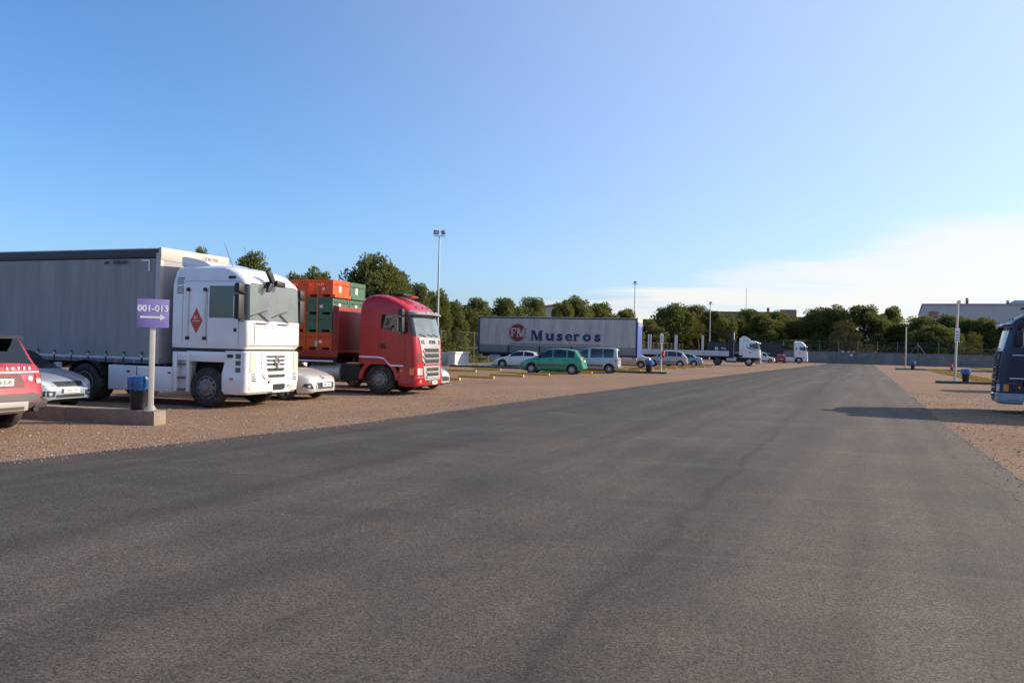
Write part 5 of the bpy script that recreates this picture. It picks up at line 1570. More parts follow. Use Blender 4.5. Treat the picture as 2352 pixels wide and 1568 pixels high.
    for zz, dx in ((2.86, .02), (2.82, .24), (2.76, .30), (2.73, .29), (2.78, .22), (2.81, .02)):
        r_ = []
        for k in range(-8, 9):
            t = k / 8; y = 1.17 * math.sin(t * math.pi / 2 * .98)
            x = -.36 - .13 * t * t - .42 * max(0, abs(t) - .62) ** 1.6 + dx * (1 - .55 * max(0, abs(t) - .75) / .25)
            r_.append((x, y, zz - .035 * t * t))
        rw.append(r_)
    MB().grid(rw).build('sun_visor', vm, o, smooth=True, angle=50)
    for y in (-.38, .38):
        MB().box((.0 - .1, y, 2.80), (.05, .16, .07)).build('visor_lamp', M_lamp, o, bevel=.012)
    # roof edge markers
    for y in (-.5, 0, .5):
        a, _ = sh.hit('front', y, 2.99)
        MB().box(a, (.08, .1, .03)).build('roof_marker', M_black, o, bevel=.01)
    if roof == 'high':
        MB().bb(-1.55, -1.0, -.36, .36, 3.40, 3.47).build('roof_hatch', M_black, o, bevel=.02)
        MB().bb(-.98, -.72, -.3, .3, 3.33, 3.385).build('roof_hatch', pm, o, bevel=.02)
    if roof_lamps:
        for s_ in (-1, 1):
            pr = None
            for k in range(7):
                t = k / 6
                p_ = Vector((-.12 - 1.0 * t, s_ * (1.02 - .12 * t), 2.94 + .44 * math.sin(t * 1.45)))
                if pr: MB().tube(pr, p_, .026, n=8).build('light_bar', M_chrome, o, smooth=True)
                pr = p_
        MB().tube((-.12, -1.02, 2.94), (-.12, 1.02, 2.94), .022, n=8).build('light_bar', M_chrome, o, smooth=True)
    if deflector:
        rr = [(-1.2, 3.03), (-1.38, 3.22), (-1.6, 3.42), (-1.9, 3.56), (-2.2, 3.60), (-2.3, 3.58), (-2.3, 3.0)]
        MB().prism(rr, -1.08, 1.08).build('roof_deflector', pm, o, bevel=.07)
        for s_ in (-1, 1):
            MB().prism([(-2.23, 1.3), (-2.62, 1.3), (-2.62, 3.3), (-2.3, 3.55), (-2.23, 3.3)], s_ * 1.17, s_ * 1.21).build('side_fairing', pm, o, bevel=.01)
    # wipers
    for y0 in (-.5, .1, .62):
        a, _ = sh.hit('front', y0, 2.0); b, _ = sh.hit('front', y0 - .42, 2.07)
        MB().tube(a + Vector((.025, 0, 0)), b + Vector((.03, 0, 0)), .012, n=6).build('wiper', M_black, o, smooth=True)
    cab_interior(o, -.1, -2.22, hw, 2.02, 2.85, -1.2)
    MB().bb(-2.15, -.72, -.7, .7, .5, 1.05).build('engine', M_chassis, o)
    for s_ in (-1, 1):
        truck_wheel(o, -1.46, s_ * 1.03, front=True, rim=wheel_m)
        MB().bb(-2.9, -2.2, s_ * .55, s_ * 1.12, .42, 1.0).build('battery_box', M_chassis, o, bevel=.02)
        if skirts:
            MB().bb(-4.5, -2.22, s_ * (hw - .09), s_ * (hw - .03), .34, .98).build('side_skirt', lower_m, o, bevel=.02)
        else:
            MB().tube((-4.1, s_ * .9, .68), (-2.95, s_ * .9, .68), .32, n=18).build('fuel_tank', M_silver, o, smooth=True)
    MB().tube((-1.46, -1, .51), (-1.46, 1, .51), .09, n=8).build('axle', M_chassis, o)
    chassis(o, -.7, -6.0, wheels=(-5.15,))
    return o

# ------------------------------------------------------------------ trailers: local x = 0 at the front wall, y across
def running_gear(o, L, wheels=3, back=2.0, legs=True):
    for s_ in (-1, 1):
        MB().prism([(-.3, 1.16), (-L + .2, 1.16), (-L + .2, .86), (-4.2, .86), (-3.6, 1.02), (-.3, 1.06)], s_ * .5 - .06, s_ * .5 + .06).build('frame_rail', M_chassis, o)
        MB().bb(-L + 5.6, -4.8, s_ * 1.2 - .02, s_ * 1.2 + .02, .45, .56).build('side_guard', M_galv, o, bevel=.008)
        MB().bb(-L + 5.6, -4.8, s_ * 1.2 - .02, s_ * 1.2 + .02, .75, .86).build('side_guard', M_galv, o, bevel=.008)
        if legs:
            MB().bb(-2.75, -2.6, s_ * .85 - .07, s_ * .85 + .07, .08, 1.1).build('landing_leg', M_galv, o, bevel=.01)
            MB().bb(-2.85, -2.5, s_ * .85 - .14, s_ * .85 + .14, 0, .08).build('landing_foot', M_galv, o, bevel=.01)
    for k in range(wheels):
        x = -L + back + k * 1.31
        for s_ in (-1, 1): truck_wheel(o, x, s_ * 1.02, front=False)
        MB().tube((x, -1, .51), (x, 1, .51), .075, n=8).build('axle', M_chassis, o)
        for s_ in (-1, 1):
            pts = [(x + .58 * math.cos(a), .51 + .56 * math.sin(a)) for a in [math.pi * t / 8 for t in range(1, 8)]]
            MB().grid([[(p_[0], y, p_[1]) for p_ in pts] for y in (s_ * .84, s_ * 1.22)]).build('mudguard', M_black, o, smooth=True)
    MB().bb(-L + .02, -L + .12, -1.2, 1.2, .5, .62).build('bumper_bar', M_black, o)

def curtain_trailer(label, loc, bearing, L=13.6, zt=4.05, z0=1.18, curtain_m=None, rail_m=None, top_m=None, front_m=None, frontcap_m=None, board_m=None, post_m=None, roof_edge_m=None, name='curtain_trailer', straps=True, gear=True, legs=True, wave=.02, band=None, rail_h=0.0):
    o = thing(name, label, 'trailer', loc, heading(bearing))
    hw = 1.275
    zr = zt - .12
    zc0 = z0 + (.0 if board_m is None else .62)
    for s_ in (-1, 1):
        # curtain with soft vertical folds between the posts
        nx, nz = 96, 10; rows = []
        rnd = random.Random(4)
        ph = [rnd.uniform(0, 6.28) for _ in range(4)]
        for j in range(nz + 1):
            z = lerp(zc0, zr - rail_h - .02, j / nz); r_ = []
            for i in range(nx + 1):
                x = -.16 - (L - .32) * i / nx
                d = wave * (.5 * math.sin(x * 2 * math.pi / .62 + ph[0]) * (.35 + .65 * abs(j / nz - .35)) + .5 * math.sin(x * 2.1 + ph[1] + .4 * math.sin(z * 2)) + .3 * math.sin(x * 9 + ph[2] + z))
                if j in (0, nz): d *= .2
                r_.append((x, s_ * (hw - .012 + d), z))
            rows.append(r_)
        MB().grid(rows).build('curtain', curtain_m, o, smooth=True, angle=80)
        MB().bb(-L, 0, s_ * (hw - .09), s_ * (hw + .004), zr - rail_h, zt - .03).build('top_rail', top_m or M_black, o, bevel=.01)
        MB().bb(-L, 0, s_ * (hw - .09), s_ * (hw + .002), z0 - .16, z0 - .002).build('bottom_rail', rail_m, o, bevel=.01)
        if board_m is not None:
            nb = 5; seg = L / nb
            for k in range(nb):
                MB().bb(-(k + 1) * seg + .06, -k * seg - .06, s_ * (hw - .05), s_ * (hw - .004), z0 + .005, z0 + .6).build('side_board', board_m, o, bevel=.006)
            for k in range(1, nb):
                MB().bb(-k * seg - .05, -k * seg + .05, s_ * (hw - .05), s_ * (hw + .003), z0 - .1, z0 + .62).build('board_post', rail_m, o, bevel=.006)
        for x in (-.08, -L + .08):
            MB().bb(x - .08, x + .08, s_ * (hw - .12), s_ * (hw + .006), z0 - .15, zr).build('corner_post', post_m or rail_m, o, bevel=.012)
        if straps:
            x = -.55
            while x > -L + .3:
                q = MB().bb(x - .025, x + .025, s_ * (hw + .0), s_ * (hw + .012), z0 - .17, z0 + .13).build('strap', M_black, o)
                MB().bb(x - .035, x + .035, s_ * (hw + .004), s_ * (hw + .03), z0 - .02, z0 + .06).build('buckle', M_galv, q, bevel=.004)
                x -= .62
    # roof with a slightly sagging sheet
    MB().bb(-L, 0, -hw, hw, zt - .03, zt).build('roof', roof_edge_m or M_white_dirty, o, bevel=.008)
    MB().bb(-.07, 0, -hw + .12, hw - .12, z0 - .15, zt - .32).build('front_wall', front_m or M_white_dirty, o, bevel=.01)
    MB().bb(-.08, .012, -hw - .01, hw + .01, zt - .32, zt + .015).build('front_cap', frontcap_m or M_white_dirty, o, bevel=.02)
    MB().bb(-L, -L + .06, -hw + .1, hw - .1, z0 - .15, zt - .05).build('rear_doors', rail_m, o, bevel=.01)
    MB().bb(-L + .05, -.05, -hw + .06, hw - .06, z0 - .08, z0 - .01).build('floor', M_chassis, o)
    if gear: running_gear(o, L, legs=legs)
    return o
# ================================================================== placing the vehicles
def hvec(b): return Vector((math.sin(R(b)), math.cos(R(b)), 0))
def rvec(b): return Vector((math.cos(R(b)), -math.sin(R(b)), 0))

# ---- white flat-fronted tractor with grey curtain trailer
b = 107
org = Vector((-6.55, 20.5, 0)) - rvec(b) * 1.23
flat_tractor('tall flat-fronted white tractor with orange hazard diamond on its door side', org, b)
M_tarp = mat('grey_tarpaulin', (.27, .262, .255), .6, var=.10, vscale=1.2, stretch=(3, 3, .35), dirt=((.12, .12, .125), .45), dscale=1.1, bump=.25, bscale=5)
M_tarp_fm = mat('pale_grey_tarpaulin', (.50, .468, .43), .6, var=.10, vscale=1.0, stretch=(2.2, 2.2, .3), dirt=((.17, .16, .155), .5), dscale=1.3, bump=.2, bscale=5)
M_trailer_cream = mat('trailer_cream', (.46, .42, .37), .55, var=.06, vscale=2, dirt=((.28, .24, .2), .35), dscale=2)
M_rail_grey = mat('trailer_rail', (.36, .36, .37), .5, dirt=((.15, .14, .13), .4))
b = 111
tr = curtain_trailer('dark grey curtain-sided trailer coupled to the flat-fronted white tractor', Vector((-9.12, 21.35, 0)) - rvec(b) * 1.275, b, 13.6, 4.06, 1.22,
                     M_tarp, M_rail_grey, mat('rail_dark', (.03, .03, .035), .5), mat('front_wall_grey', (.3, .3, .31), .7), M_trailer_cream, post_m=mat('post_grey', (.42, .40, .37), .5), roof_edge_m=mat('roof_edge', (.5, .48, .45), .6), legs=False, wave=.022, rail_h=.13)
link('maker_lettering', text_mesh('GUILLEN', .13, .004), M_ink, tr, frame_mtx('right', (-1.35, -1.31, 3.70)))
MB().add([(-1.78, -1.309, 3.66), (-1.92, -1.309, 3.66), (-1.86, -1.309, 3.72), (-1.74, -1.309, 3.74)], [(0, 1, 2, 3)]).build('maker_swoosh', M_ink, tr)
link('maker_lettering', text_mesh('GUILLEN', .15, .004), mat('faded_brown_print', (.28, .16, .12), .6), tr, frame_mtx('front', (.016, .55, 3.92)))
for x0, x1, z0_, z1_ in ((-.62, -.34, 3.72, 3.76), (-.38, -.34, 3.45, 3.72)):
    MB().bb(x0, x1, -1.311, -1.306, z0_, z1_).build('corner_marking', M_print_white, tr)
MB().bb(-13.4, -.1, -1.284, -1.278, 1.17, 1.215).build('reflective_strip', mat('reflective_white', (.6, .6, .62), .4), tr)
x = -.5
while x > -13.4:
    MB().bb(x - .30, x + .28, -1.2815, -1.2765, 1.055, 1.15).build('rail_pocket', mat('pocket_grey', (.12, .125, .14), .5), tr); x -= .62

# ---- red tractor, red flatbed, crates
M_red = mat('red_paint', (.40, .008, .014), .3, coat=.2, var=.08, vscale=2, dirt=((.16, .03, .03), .2))
b = 106
org = Vector((-3.05, 27.35, 0)) - rvec(b) * 1.24
round_tractor('red tractor with silver grille in front of the crate-laden flatbed', org, b, M_red, 'high', strips=True, skirts=False, lower_m=M_red, visor_m=mat('visor_grey', (.30, .28, .27), .25, coat=.5), screen=M_screen_dusty)
fb = thing('flatbed_trailer', 'red flatbed trailer with headboard carrying orange and green crates', 'trailer', Vector((-5.92, 28.15, 0)) - rvec(b) * 1.275, heading(b))
M_red_dull = mat('red_dull_paint', (.26, .014, .012), .45, dirt=((.1, .04, .03), .4), dscale=2)
MB().bb(-12, 0, -1.27, 1.27, 1.36, 1.45).build('bed_floor', M_red_dull, fb, bevel=.01)
for s_ in (-1, 1):
    MB().bb(-12, -.02, s_ * 1.275, s_ * 1.22, 1.2, 1.455).build('side_rail', M_red_dull, fb, bevel=.01)
    MB().bb(-4.3, -2.6, s_ * 1.25, s_ * 1.22, 1.075, 1.125).build('reflective_strip', mat('reflective_tape', (.72, .70, .86), .3), fb)
    MB().bb(-2.4, -.2, s_ * 1.25, s_ * 1.22, 1.05, 1.10).build('reflective_strip', mat('reflective_tape', (.72, .70, .86), .3), fb)
    MB().bb(-4.4, -.1, s_ * 1.215, s_ * 1.19, .98, 1.2).build('skirt_panel', M_chassis, fb)
MB().bb(-.08, 0, -1.27, 1.27, 1.45, 2.95).build('headboard', M_red_dull, fb, bevel=.012)
MB().bb(-.22, -.08, -1.28, -1.19, 1.45, 2.97).build('headboard_post', M_red_dull, fb, bevel=.01)
running_gear(fb, 12, legs=False)
# lashing strap over the load
M_strap = mat('orange_strap', (.45, .16, .05), .7)
MB().add([(-.86, -1.262, 1.46), (-.80, -1.262, 1.46), (-.80, -1.262, 3.93), (-.86, -1.262, 3.93), (-.80, 1.262, 3.93), (-.86, 1.262, 3.93)], [(0, 1, 2, 3), (3, 2, 4, 5)]).build('lashing_strap', M_strap, fb)
MB().box((-.83, -1.28, 1.66), (.12, .06, .2)).build('ratchet', M_galv, fb, bevel=.015)

def plastic(name, col):
    m, nt, b_ = _new(name); n, l = nt.nodes, nt.links
    b_.inputs['Base Color'].default_value = (*col, 1); b_.inputs['Roughness'].default_value = 0.5
    tr_ = n.new('ShaderNodeBsdfTranslucent'); tr_.inputs[0].default_value = (*[min(1, c * 1.5) for c in col], 1)
    mx = n.new('ShaderNodeMixShader'); mx.inputs[0].default_value = .3
    l.new(b_.outputs[0], mx.inputs[1]); l.new(tr_.outputs[0], mx.inputs[2]); l.new(mx.outputs[0], n['Material Output'].inputs[0])
    return m
M_crate_o = plastic('orange_crate_plastic', (.74, .13, .03))
M_crate_g = plastic('green_crate_plastic', (.10, .20, .12))
CL, CW, CH = 1.0, 1.22, .605
def crate_parts():
    hx, hy = CL / 2 - .01, CW / 2 - .01
    P_ = {}
    w = MB()
    def wall(ax, d):   # slotted wall between posts
        mb_ = MB()
        L_ = (hx if ax == 'y' else hy) * 2 - .14
        def bx(u0, u1, z0, z1, t):
            if ax == 'y': mb_.bb(u0, u1, d * (hy - t), d * hy, z0, z1)
            else: mb_.bb(d * (hx - t), d * hx, u0, u1, z0, z1)
        bx(-L_ / 2, L_ / 2, .12, .40, .018)
        bx(-L_ / 2, L_ / 2, .475, .50, .022)
        for k in range(11):
            u = -L_ / 2 + L_ * k / 10; bx(max(-L_ / 2, u - .03), min(L_ / 2, u + .03), .40, .475, .016)
        bx(-L_ / 2, L_ / 2, .50, .55, .018)
        return mb_.mesh('crate_wall')
    P_['walls'] = [wall('y', 1), wall('y', -1), wall('x', 1), wall('x', -1)]
    P_['posts'] = []
    for sx_ in (-1, 1):
        for sy in (-1, 1):
            P_['posts'].append(MB().bb(sx_ * (hx - .07), sx_ * (hx + .006), sy * (hy - .07), sy * (hy + .006), 0, CH - .004).mesh('crate_post', bevel=.012))
    r_ = MB()
    for s_ in (-1, 1):
        r_.bb(-hx + .07, hx - .07, s_ * (hy - .035), s_ * (hy + .006), .55, CH - .004); r_.bb(s_ * (hx - .035), s_ * (hx + .006), -hy + .07, hy - .07, .55, CH - .004)
        r_.bb(-hx + .07, hx - .07, s_ * (hy - .03), s_ * (hy + .004), .095, .12); r_.bb(s_ * (hx - .03), s_ * (hx + .004), -hy + .07, hy - .07, .095, .12)
        for u in (-.19, .19):
            r_.bb(u - .02, u + .02, s_ * (hy - .018), s_ * (hy + .004), .12, .55); r_.bb(s_ * (hx - .018), s_ * (hx + .004), u - .02, u + .02, .12, .55)
    P_['rim'] = r_.mesh('crate_rim')
    P_['floor'] = MB().bb(-hx + .02, hx - .02, -hy + .02, hy - .02, .09, .115).mesh('crate_floor')
    P_['foot'] = MB().bb(-.09, .09, -hy, hy, 0, .09).mesh('crate_foot')
    P_['label'] = MB().bb(-.06, .06, -.001, .001, -.045, .045).mesh('crate_label')
    return P_
CP = crate_parts()
col_names = ['front', 'second', 'third', 'fourth']; tier_names = ['bottom', 'second', 'third', 'top']
colours = {0: 'oggo', 1: 'oooo', 2: 'ogoo', 3: 'oooo'}
far_col = {0: 'oggg', 1: 'ogog', 2: 'oooo', 3: 'ogoo'}
fb_m = Matrix.Translation(fb.location) @ Matrix.Rotation(fb.rotation_euler.z, 4, 'Z')
rnd = random.Random(2)
for ci in range(4):
    for si, tb in ((0, colours), (1, far_col)):
        for ti in range(4):
            ck = tb[ci][ti]; cm = M_crate_o if ck == 'o' else M_crate_g
            loc = fb_m @ Vector((-.26 - CL / 2 - ci * (CL + .015), (-.625 if si == 0 else .625) + rnd.uniform(-.006, .006), 1.452 + ti * CH))
            lab = '%s plastic crate, %s tier of the %s column on the %s side of the flatbed' % ('orange' if ck == 'o' else 'green', tier_names[ti], col_names[ci], 'near' if si == 0 else 'far')
            c = thing('crate', lab, 'crate', loc, fb.rotation_euler.z + rnd.uniform(-.004, .004), 'plastic crates stacked on the red flatbed')
            for me in CP['walls']: link('wall', me, cm, c)
            for me in CP['posts']: link('corner_post', me, cm, c)
            link('rim', CP['rim'], cm, c)['kind'] = 'stuff'
            link('floor', CP['floor'], cm, c)
            for u in (-.48, 0, .48):
                f_ = link('foot', CP['foot'], cm, c); f_.location = (u, 0, 0)
            if si == 0 and (ci + ti) % 3 != 1:
                q = link('paper_label', CP['label'], M_plate, c); q.location = (.05 + .1 * ((ci + ti) % 2), -CW / 2 + .008, .28)
            if ci == 0 and ti >= 2:
                q = link('paper_label', CP['label'], M_plate, c); q.location = (CL / 2 - .006, -.1, .3); q.rotation_euler = (0, 0, R(90)); q.scale = (1.4, 1, 2.4)

# ---- lettered trailer
M_fmblue = mat('trailer_blue', (.014, .022, .07), .5)
M_fmfront = mat('trailer_front_blue', (.055, .09, .30), .45, dirt=((.08, .08, .2), .3), dscale=1.5)
M_navy_print = mat('navy_print', (.02, .035, .12), .6); M_redprint = mat('red_print', (.24, .022, .02), .6)
b = 107
fm = curtain_trailer('long pale grey curtain trailer lettered FM Museros standing without a tractor', Vector((10.1, 66.5, 0)) - rvec(b) * 1.275, b, 13.6, 4.2, 1.2, M_tarp_fm, M_fmblue, mat('rail_brown', (.045, .04, .042), .6), M_fmfront, mat('cap_cream', (.62, .52, .42), .6), board_m=mat('board_grey', (.20, .225, .215), .6, dirt=((.1, .1, .09), .4)), post_m=mat('post_blue', (.03, .05, .17), .5), straps=False, wave=.02)
MB().bb(.013, .03, -1.27, 1.27, 3.55, 3.86).build('front_band', mat('light_blue', (.18, .23, .45), .5), fm)
yy = -1.30
q = MB().lathe([(0, yy - .004), (.72, yy - .004), (.72, yy)], 'y', 40, (-10.1, 0, 2.88)).build('roundel', M_redprint, fm)
def letter_m(w, h, thin, thick, srf):
    mb_ = MB()
    def q4(*p_): mb_.add([(a_, b_, .002) for a_, b_ in p_], [(0, 1, 2, 3)])
    w2 = w / 2
    q4((-w2, 0), (-w2 + thin, 0), (-w2 + thin, h), (-w2, h))
    q4((w2 - thick, 0), (w2, 0), (w2, h), (w2 - thick, h))
    q4((-w2 + thin * .2, h), (-w2 + thick * 1.2, h), (.02 + thick * .35, .12 * h), (.02 - thick * .4, .0))
    q4((.02 - thick * .1, 0), (.02 + thin * .9, .12 * h), (w2 - thick * .3, h), (w2 - thick, h))
    for x0, x1, z in ((-w2 - srf, -w2 + thin + srf, 0), (w2 - thick - srf, w2 + srf, 0), (-w2 - srf, -w2 + thick * .8, h - .07), (w2 - thick, w2 + srf, h - .07)):
        q4((x0, z), (x1, z), (x1, z + .07), (x0, z + .07))
    return mb_
def letter_f(w, h, thick, srf):
    mb_ = MB(); w2 = w / 2
    for x0, x1, z0_, z1_ in ((-w2, -w2 + thick, 0, h), (-w2 - srf, w2, h - .11, h), (w2 - .07, w2, h - .24, h - .1), (-w2, w2 * .55, h * .46, h * .46 + .1), (-w2 - srf, -w2 + thick + srf, 0, .07)):
        mb_.add([(x0, z0_, .002), (x1, z0_, .002), (x1, z1_, .002), (x0, z1_, .002)], [(0, 1, 2, 3)])
    return mb_
link('roundel_letter', letter_f(.46, .78, .17, .06).mesh('roundel_f'), M_tarp_fm, q, frame_mtx('right', (-10.44, yy - .008, 2.49)))
link('roundel_letter', letter_m(.66, .78, .11, .17, .05).mesh('roundel_m'), M_tarp_fm, q, frame_mtx('right', (-9.80, yy - .008, 2.49)))
for sx_ in (-1, 1):
    for zz in (3.2, 2.52):
        MB().bb(-10.1 + sx_ * .74 - .06, -10.1 + sx_ * .74 + .06, yy - .009, yy - .005, zz - .035, zz + .035).build('letter_serif', M_redprint, q)
def cx(px_): return -13.6 * (1935 - px_) / 1615
for ch_, pc, wd in (('M', 937, .92), ('u', 1070, .66), ('s', 1170, .5), ('e', 1262, .62), ('r', 1343, .5), ('o', 1442, .7), ('s', 1547, .52)):
    if ch_ == 'M':
        link('letter', letter_m(.92, .83, .12, .24, .09).mesh('letter_m'), M_navy_print, fm, frame_mtx('right', (cx(pc), yy - .004, 2.25)))
        continue
    me = text_mesh(ch_, 1.14, .026 if ch_ == 'e' else .042, .002)
    bx = [v.co for v in me.vertices]
    mnx, mxx = min(v.x for v in bx), max(v.x for v in bx); mny, mxy = min(v.y for v in bx), max(v.y for v in bx)
    g = link('letter', me, M_navy_print, fm)
    kx = wd / (mxx - mnx); ky = (.83 if ch_ == 'M' else .60) / (mxy - mny)
    me.transform(Matrix.Translation((-(mnx + mxx) / 2, -mny, 0))); me.transform(Matrix.Diagonal((kx, ky, 1, 1)))
    g.matrix_local = frame_mtx('right', (cx(pc), yy - .004, 2.25))
    h_ = .83 if ch_ == 'M' else .60; w2 = wd / 2
    ser = []
    if ch_ == 'M': ser = [(-w2 - .07, -w2 + .2, 0), (w2 - .22, w2 + .08, 0), (-w2 - .07, -w2 + .12, h_ - .06), (w2 - .12, w2 + .08, h_ - .06)]
    if ch_ == 'u': ser = [(-w2 - .08, -w2 + .03, h_ - .06), (w2 - .24, w2 - .03, h_ - .06), (w2 - .03, w2 + .09, 0)]
    if ch_ == 'r': ser = [(-w2 - .08, -w2 + .28, 0), (-w2 - .08, -w2 + .03, h_ - .06)]
    for a0, a1, z_ in ser:
        MB().bb(a0, a1, z_, z_ + .06, -.001, .0025).build('letter_serif', M_navy_print, g)
MB().bb(-10.8, -3.03, yy - .004, yy + .01, 1.925, 1.96).build('red_line', M_redprint, fm)
MB().box((-.3, -.7, .95), (.35, .3, .3)).build('air_coupling', M_galv, fm, bevel=.03)
MB().bb(-12.6, -11.6, -1.18, -.8, .45, .98).build('tool_box', mat('tool_box_white', (.45, .45, .45), .6), fm, bevel=.02)

# ---- open trailer with white drop sides, white tractor with roof deflector
M_navytarp = mat('navy_tarpaulin', (.012, .018, .04), .5)
M_boardw = mat('white_board', (.60, .59, .58), .55, dirt=((.3, .28, .26), .3), dscale=1.2)
b = 106
c0 = Vector((27.3, 101.6, 0))
ot = thing('open_trailer', 'open-sided trailer with white drop sides, posts and dark front wall', 'trailer', c0, heading(b))
L = 13.6
for s_ in (-1, 1):
    for k in range(4):
        MB().bb(-.5 - (k + 1) * 3.27 + .05, -.5 - k * 3.27 - .05, s_ * 1.27, s_ * 1.235, 1.12, 1.76).build('side_board', M_boardw, ot, bevel=.008)
    for k in range(1, 5):
        MB().bb(-.5 - k * 3.27 - .075, -.5 - k * 3.27 + .075, s_ * 1.262, s_ * 1.17, 1.0, 3.62 if k < 4 else 3.9).build('side_post', M_boardw, ot, bevel=.01)
    MB().bb(-L, 0, s_ * 1.27, s_ * 1.22, 3.96, 4.04).build('roof_rail', M_chassis, ot, bevel=.008)
    MB().bb(-L, 0, s_ * 1.272, s_ * 1.2, .96, 1.115).build('bottom_rail', M_chassis, ot, bevel=.008)
    MB().bb(-.55, -.06, s_ * 1.272, s_ * 1.24, 1.12, 3.96).build('gathered_curtain', M_navytarp, ot, bevel=.01)
MB().bb(-.08, -.02, -1.26, 1.26, 1.1, 3.95).build('front_wall', M_navytarp, ot, bevel=.01)
MB().bb(-.02, .02, -1.26, 1.26, 3.2, 4.05).build('front_cap', mat('cap_pale', (.55, .55, .55), .6), ot, bevel=.01)
MB().bb(-.02, .005, -1.28, -1.18, 1.1, 3.2).build('corner_post', mat('cap_pale', (.55, .55, .55), .6), ot)
MB().bb(-L, -.1, -1.25, 1.25, 1.02, 1.12).build('bed_floor', M_chassis, ot)
for k in range(6):
    MB().tube((-.4 - k * 2.6, -1.24, 3.99), (-.4 - k * 2.6, 1.24, 3.99), .025, n=6).build('roof_bow', M_galv, ot)
MB().bb(-L, -L + .06, -1.25, 1.25, 1.1, 4.0).build('rear_frame', M_navytarp, ot)
# folded tarpaulin with a mark, lying at the front
q = MB().prism([(-.6, 1.74), (-2.9, 1.74), (-2.7, 2.1), (-2.3, 2.36), (-1.6, 2.42), (-.6, 2.4)], -1.20, -1.13).build('tarpaulin', M_navytarp, ot, bevel=.02)
MB().lathe([(.1, -1.206), (.2, -1.206), (.2, -1.2)], 'y', 20, (-2.05, 0, 2.05)).build('mark_ring', M_print_white, q).scale = (1.0, 1, 1)
link('mark_letters', text_mesh('TTU', .3, .01), M_print_white, q, frame_mtx('right', (-1.2, -1.207, 2.03)))
running_gear(ot, L, legs=False)
org = Vector((30.4, 100.6, 0))
round_tractor('white tractor with rounded roof deflector pulling the open trailer', org, b, M_white, 'low', grille_m=M_white, bar_m=M_white, lower_m=M_chassis, bumper_m=mat('grey_bumper', (.30, .31, .33), .5), skirts=False, deflector=True, wheel_m=M_silver, stripe_m=mat('stripe_blue', (.03, .06, .14), .5), visor_m=M_white)

# ---- far tractor with dark trailer
org = Vector((49.3, 137.6, 0))
round_tractor('distant white high-roofed tractor nearest the far wall', org, 106, M_white, 'top', grille_m=M_white, bar_m=M_white, skirts=True, wheel_m=M_silver, visor_m=M_white, slim=True)
M_darktarp = mat('dark_tarpaulin', (.03, .032, .035), .6)
dt = curtain_trailer('low dark covered trailer behind the distant white tractor', org - hvec(106) * 3.9, 106, 12.5, 3.3, 1.2, M_darktarp, M_chassis, M_chassis, M_darktarp, mat('cap_pale', (.55, .55, .55), .6), straps=False, roof_edge_m=M_darktarp, legs=False)
MB().bb(-9, -2, -1.30, -1.285, 1.5, 1.56).build('white_line', M_print_white, dt)

# ---- navy truck on the right, partly in the frame
M_navy = mat('navy_paint', (.006, .009, .036), .4, coat=.12, dirt=((.05, .05, .07), .15))
b = 296
org = Vector((15.26, 26.0, 0)) + rvec(b) * 1.24
round_tractor('navy blue tractor with chrome grille slats cut by the right edge', org, b, M_navy, 'high', grille_m=M_chassis, bar_m=M_chrome, bumper_m=mat('bright_bumper', (.30, .30, .31), .4, .15), lower_m=M_navy, pin_m=M_print_white, visor_m=mat('visor_smoke', (.03, .035, .05), .2, coat=.6))

curtain_trailer('pale curtain trailer coupled behind the navy tractor, outside the right edge', org - hvec(b) * 2.75, b, 13.6, 4.05, 1.2, M_tarp_fm, M_rail_grey, mat('rail_dark', (.03, .03, .035), .5), M_white_dirty, M_white_dirty, straps=False, legs=False)
# ================================================================== cars
# red off-roader, seen from behind at the left edge
M_carred = paint('car_red', (.34, .011, .02), .25, 0, .5)
d_ = hvec(108)
ctr = Vector((-8.72, 14.2, 0)) - d_ * 2.425
o, sh, L = car('red off-road car with dark rear window cut by the left edge', 'suv', M_carred, ctr, 288, W=2.0, wheel_r=.375, rim_r=.25, glass_m=M_glass_dark, name='parked_suv', spokes=5)
M_skid = mat('skid_silver', (.38, .35, .33), .4, .2)
P(o, sh, 'rear', rect(-.95, .95, .52, .68), mat('bumper_grey', (.045, .043, .042), .6), 'rear_bumper', .02, 12, 3, 0)
MB().prism([(-L / 2 + .10, .34), (-L / 2 - .02, .40), (-L / 2 - .03, .56), (-L / 2 + .10, .58)], -.50, .50).build('skid_plate', M_skid, o, bevel=.02)
MB().prism([(-L / 2 + .14, .38), (-L / 2 + .02, .43), (-L / 2 + .0, .56), (-L / 2 + .14, .60)], -.93, .93).build('lower_bumper', mat('bumper_grey', (.045, .043, .042), .6), o, bevel=.03)
MB().bb(-L / 2 - .034, -L / 2 - .02, -.4, .4, .42, .47).build('skid_slot', mat('bumper_grey', (.045, .043, .042), .6), o)
P(o, sh, 'rear', rect(-.82, .82, 1.055, 1.085), M_chrome, 'chrome_bar', .022, 10, 1, 0)
P(o, sh, 'rear', [(-.50, .80), (.50, .80), (.44, 1.03), (-.44, 1.03)], mat('plate_recess', (.1, .006, .01), .5), 'plate_recess', .004, 6, 2, 0)
P(o, sh, 'rear', rect(-.9, .9, .69, .70), M_black, 'tailgate_seam', .004, 8, 1, 0)
a, _ = sh.hit('rear', 0, .91)
plate(o, 'rear', (a.x - .03, 0, .90), '7446 JGB', .52, .125)
for k, ch_ in enumerate('ROVER'):
    y = -.16 - k * .115 + .0
    a, _ = sh.hit('rear', y, 1.135)
    link('badge_letter', text_mesh(ch_, .065, .004, .006), M_print_white, o, frame_mtx('rear', (a.x - .01, y, 1.135)))
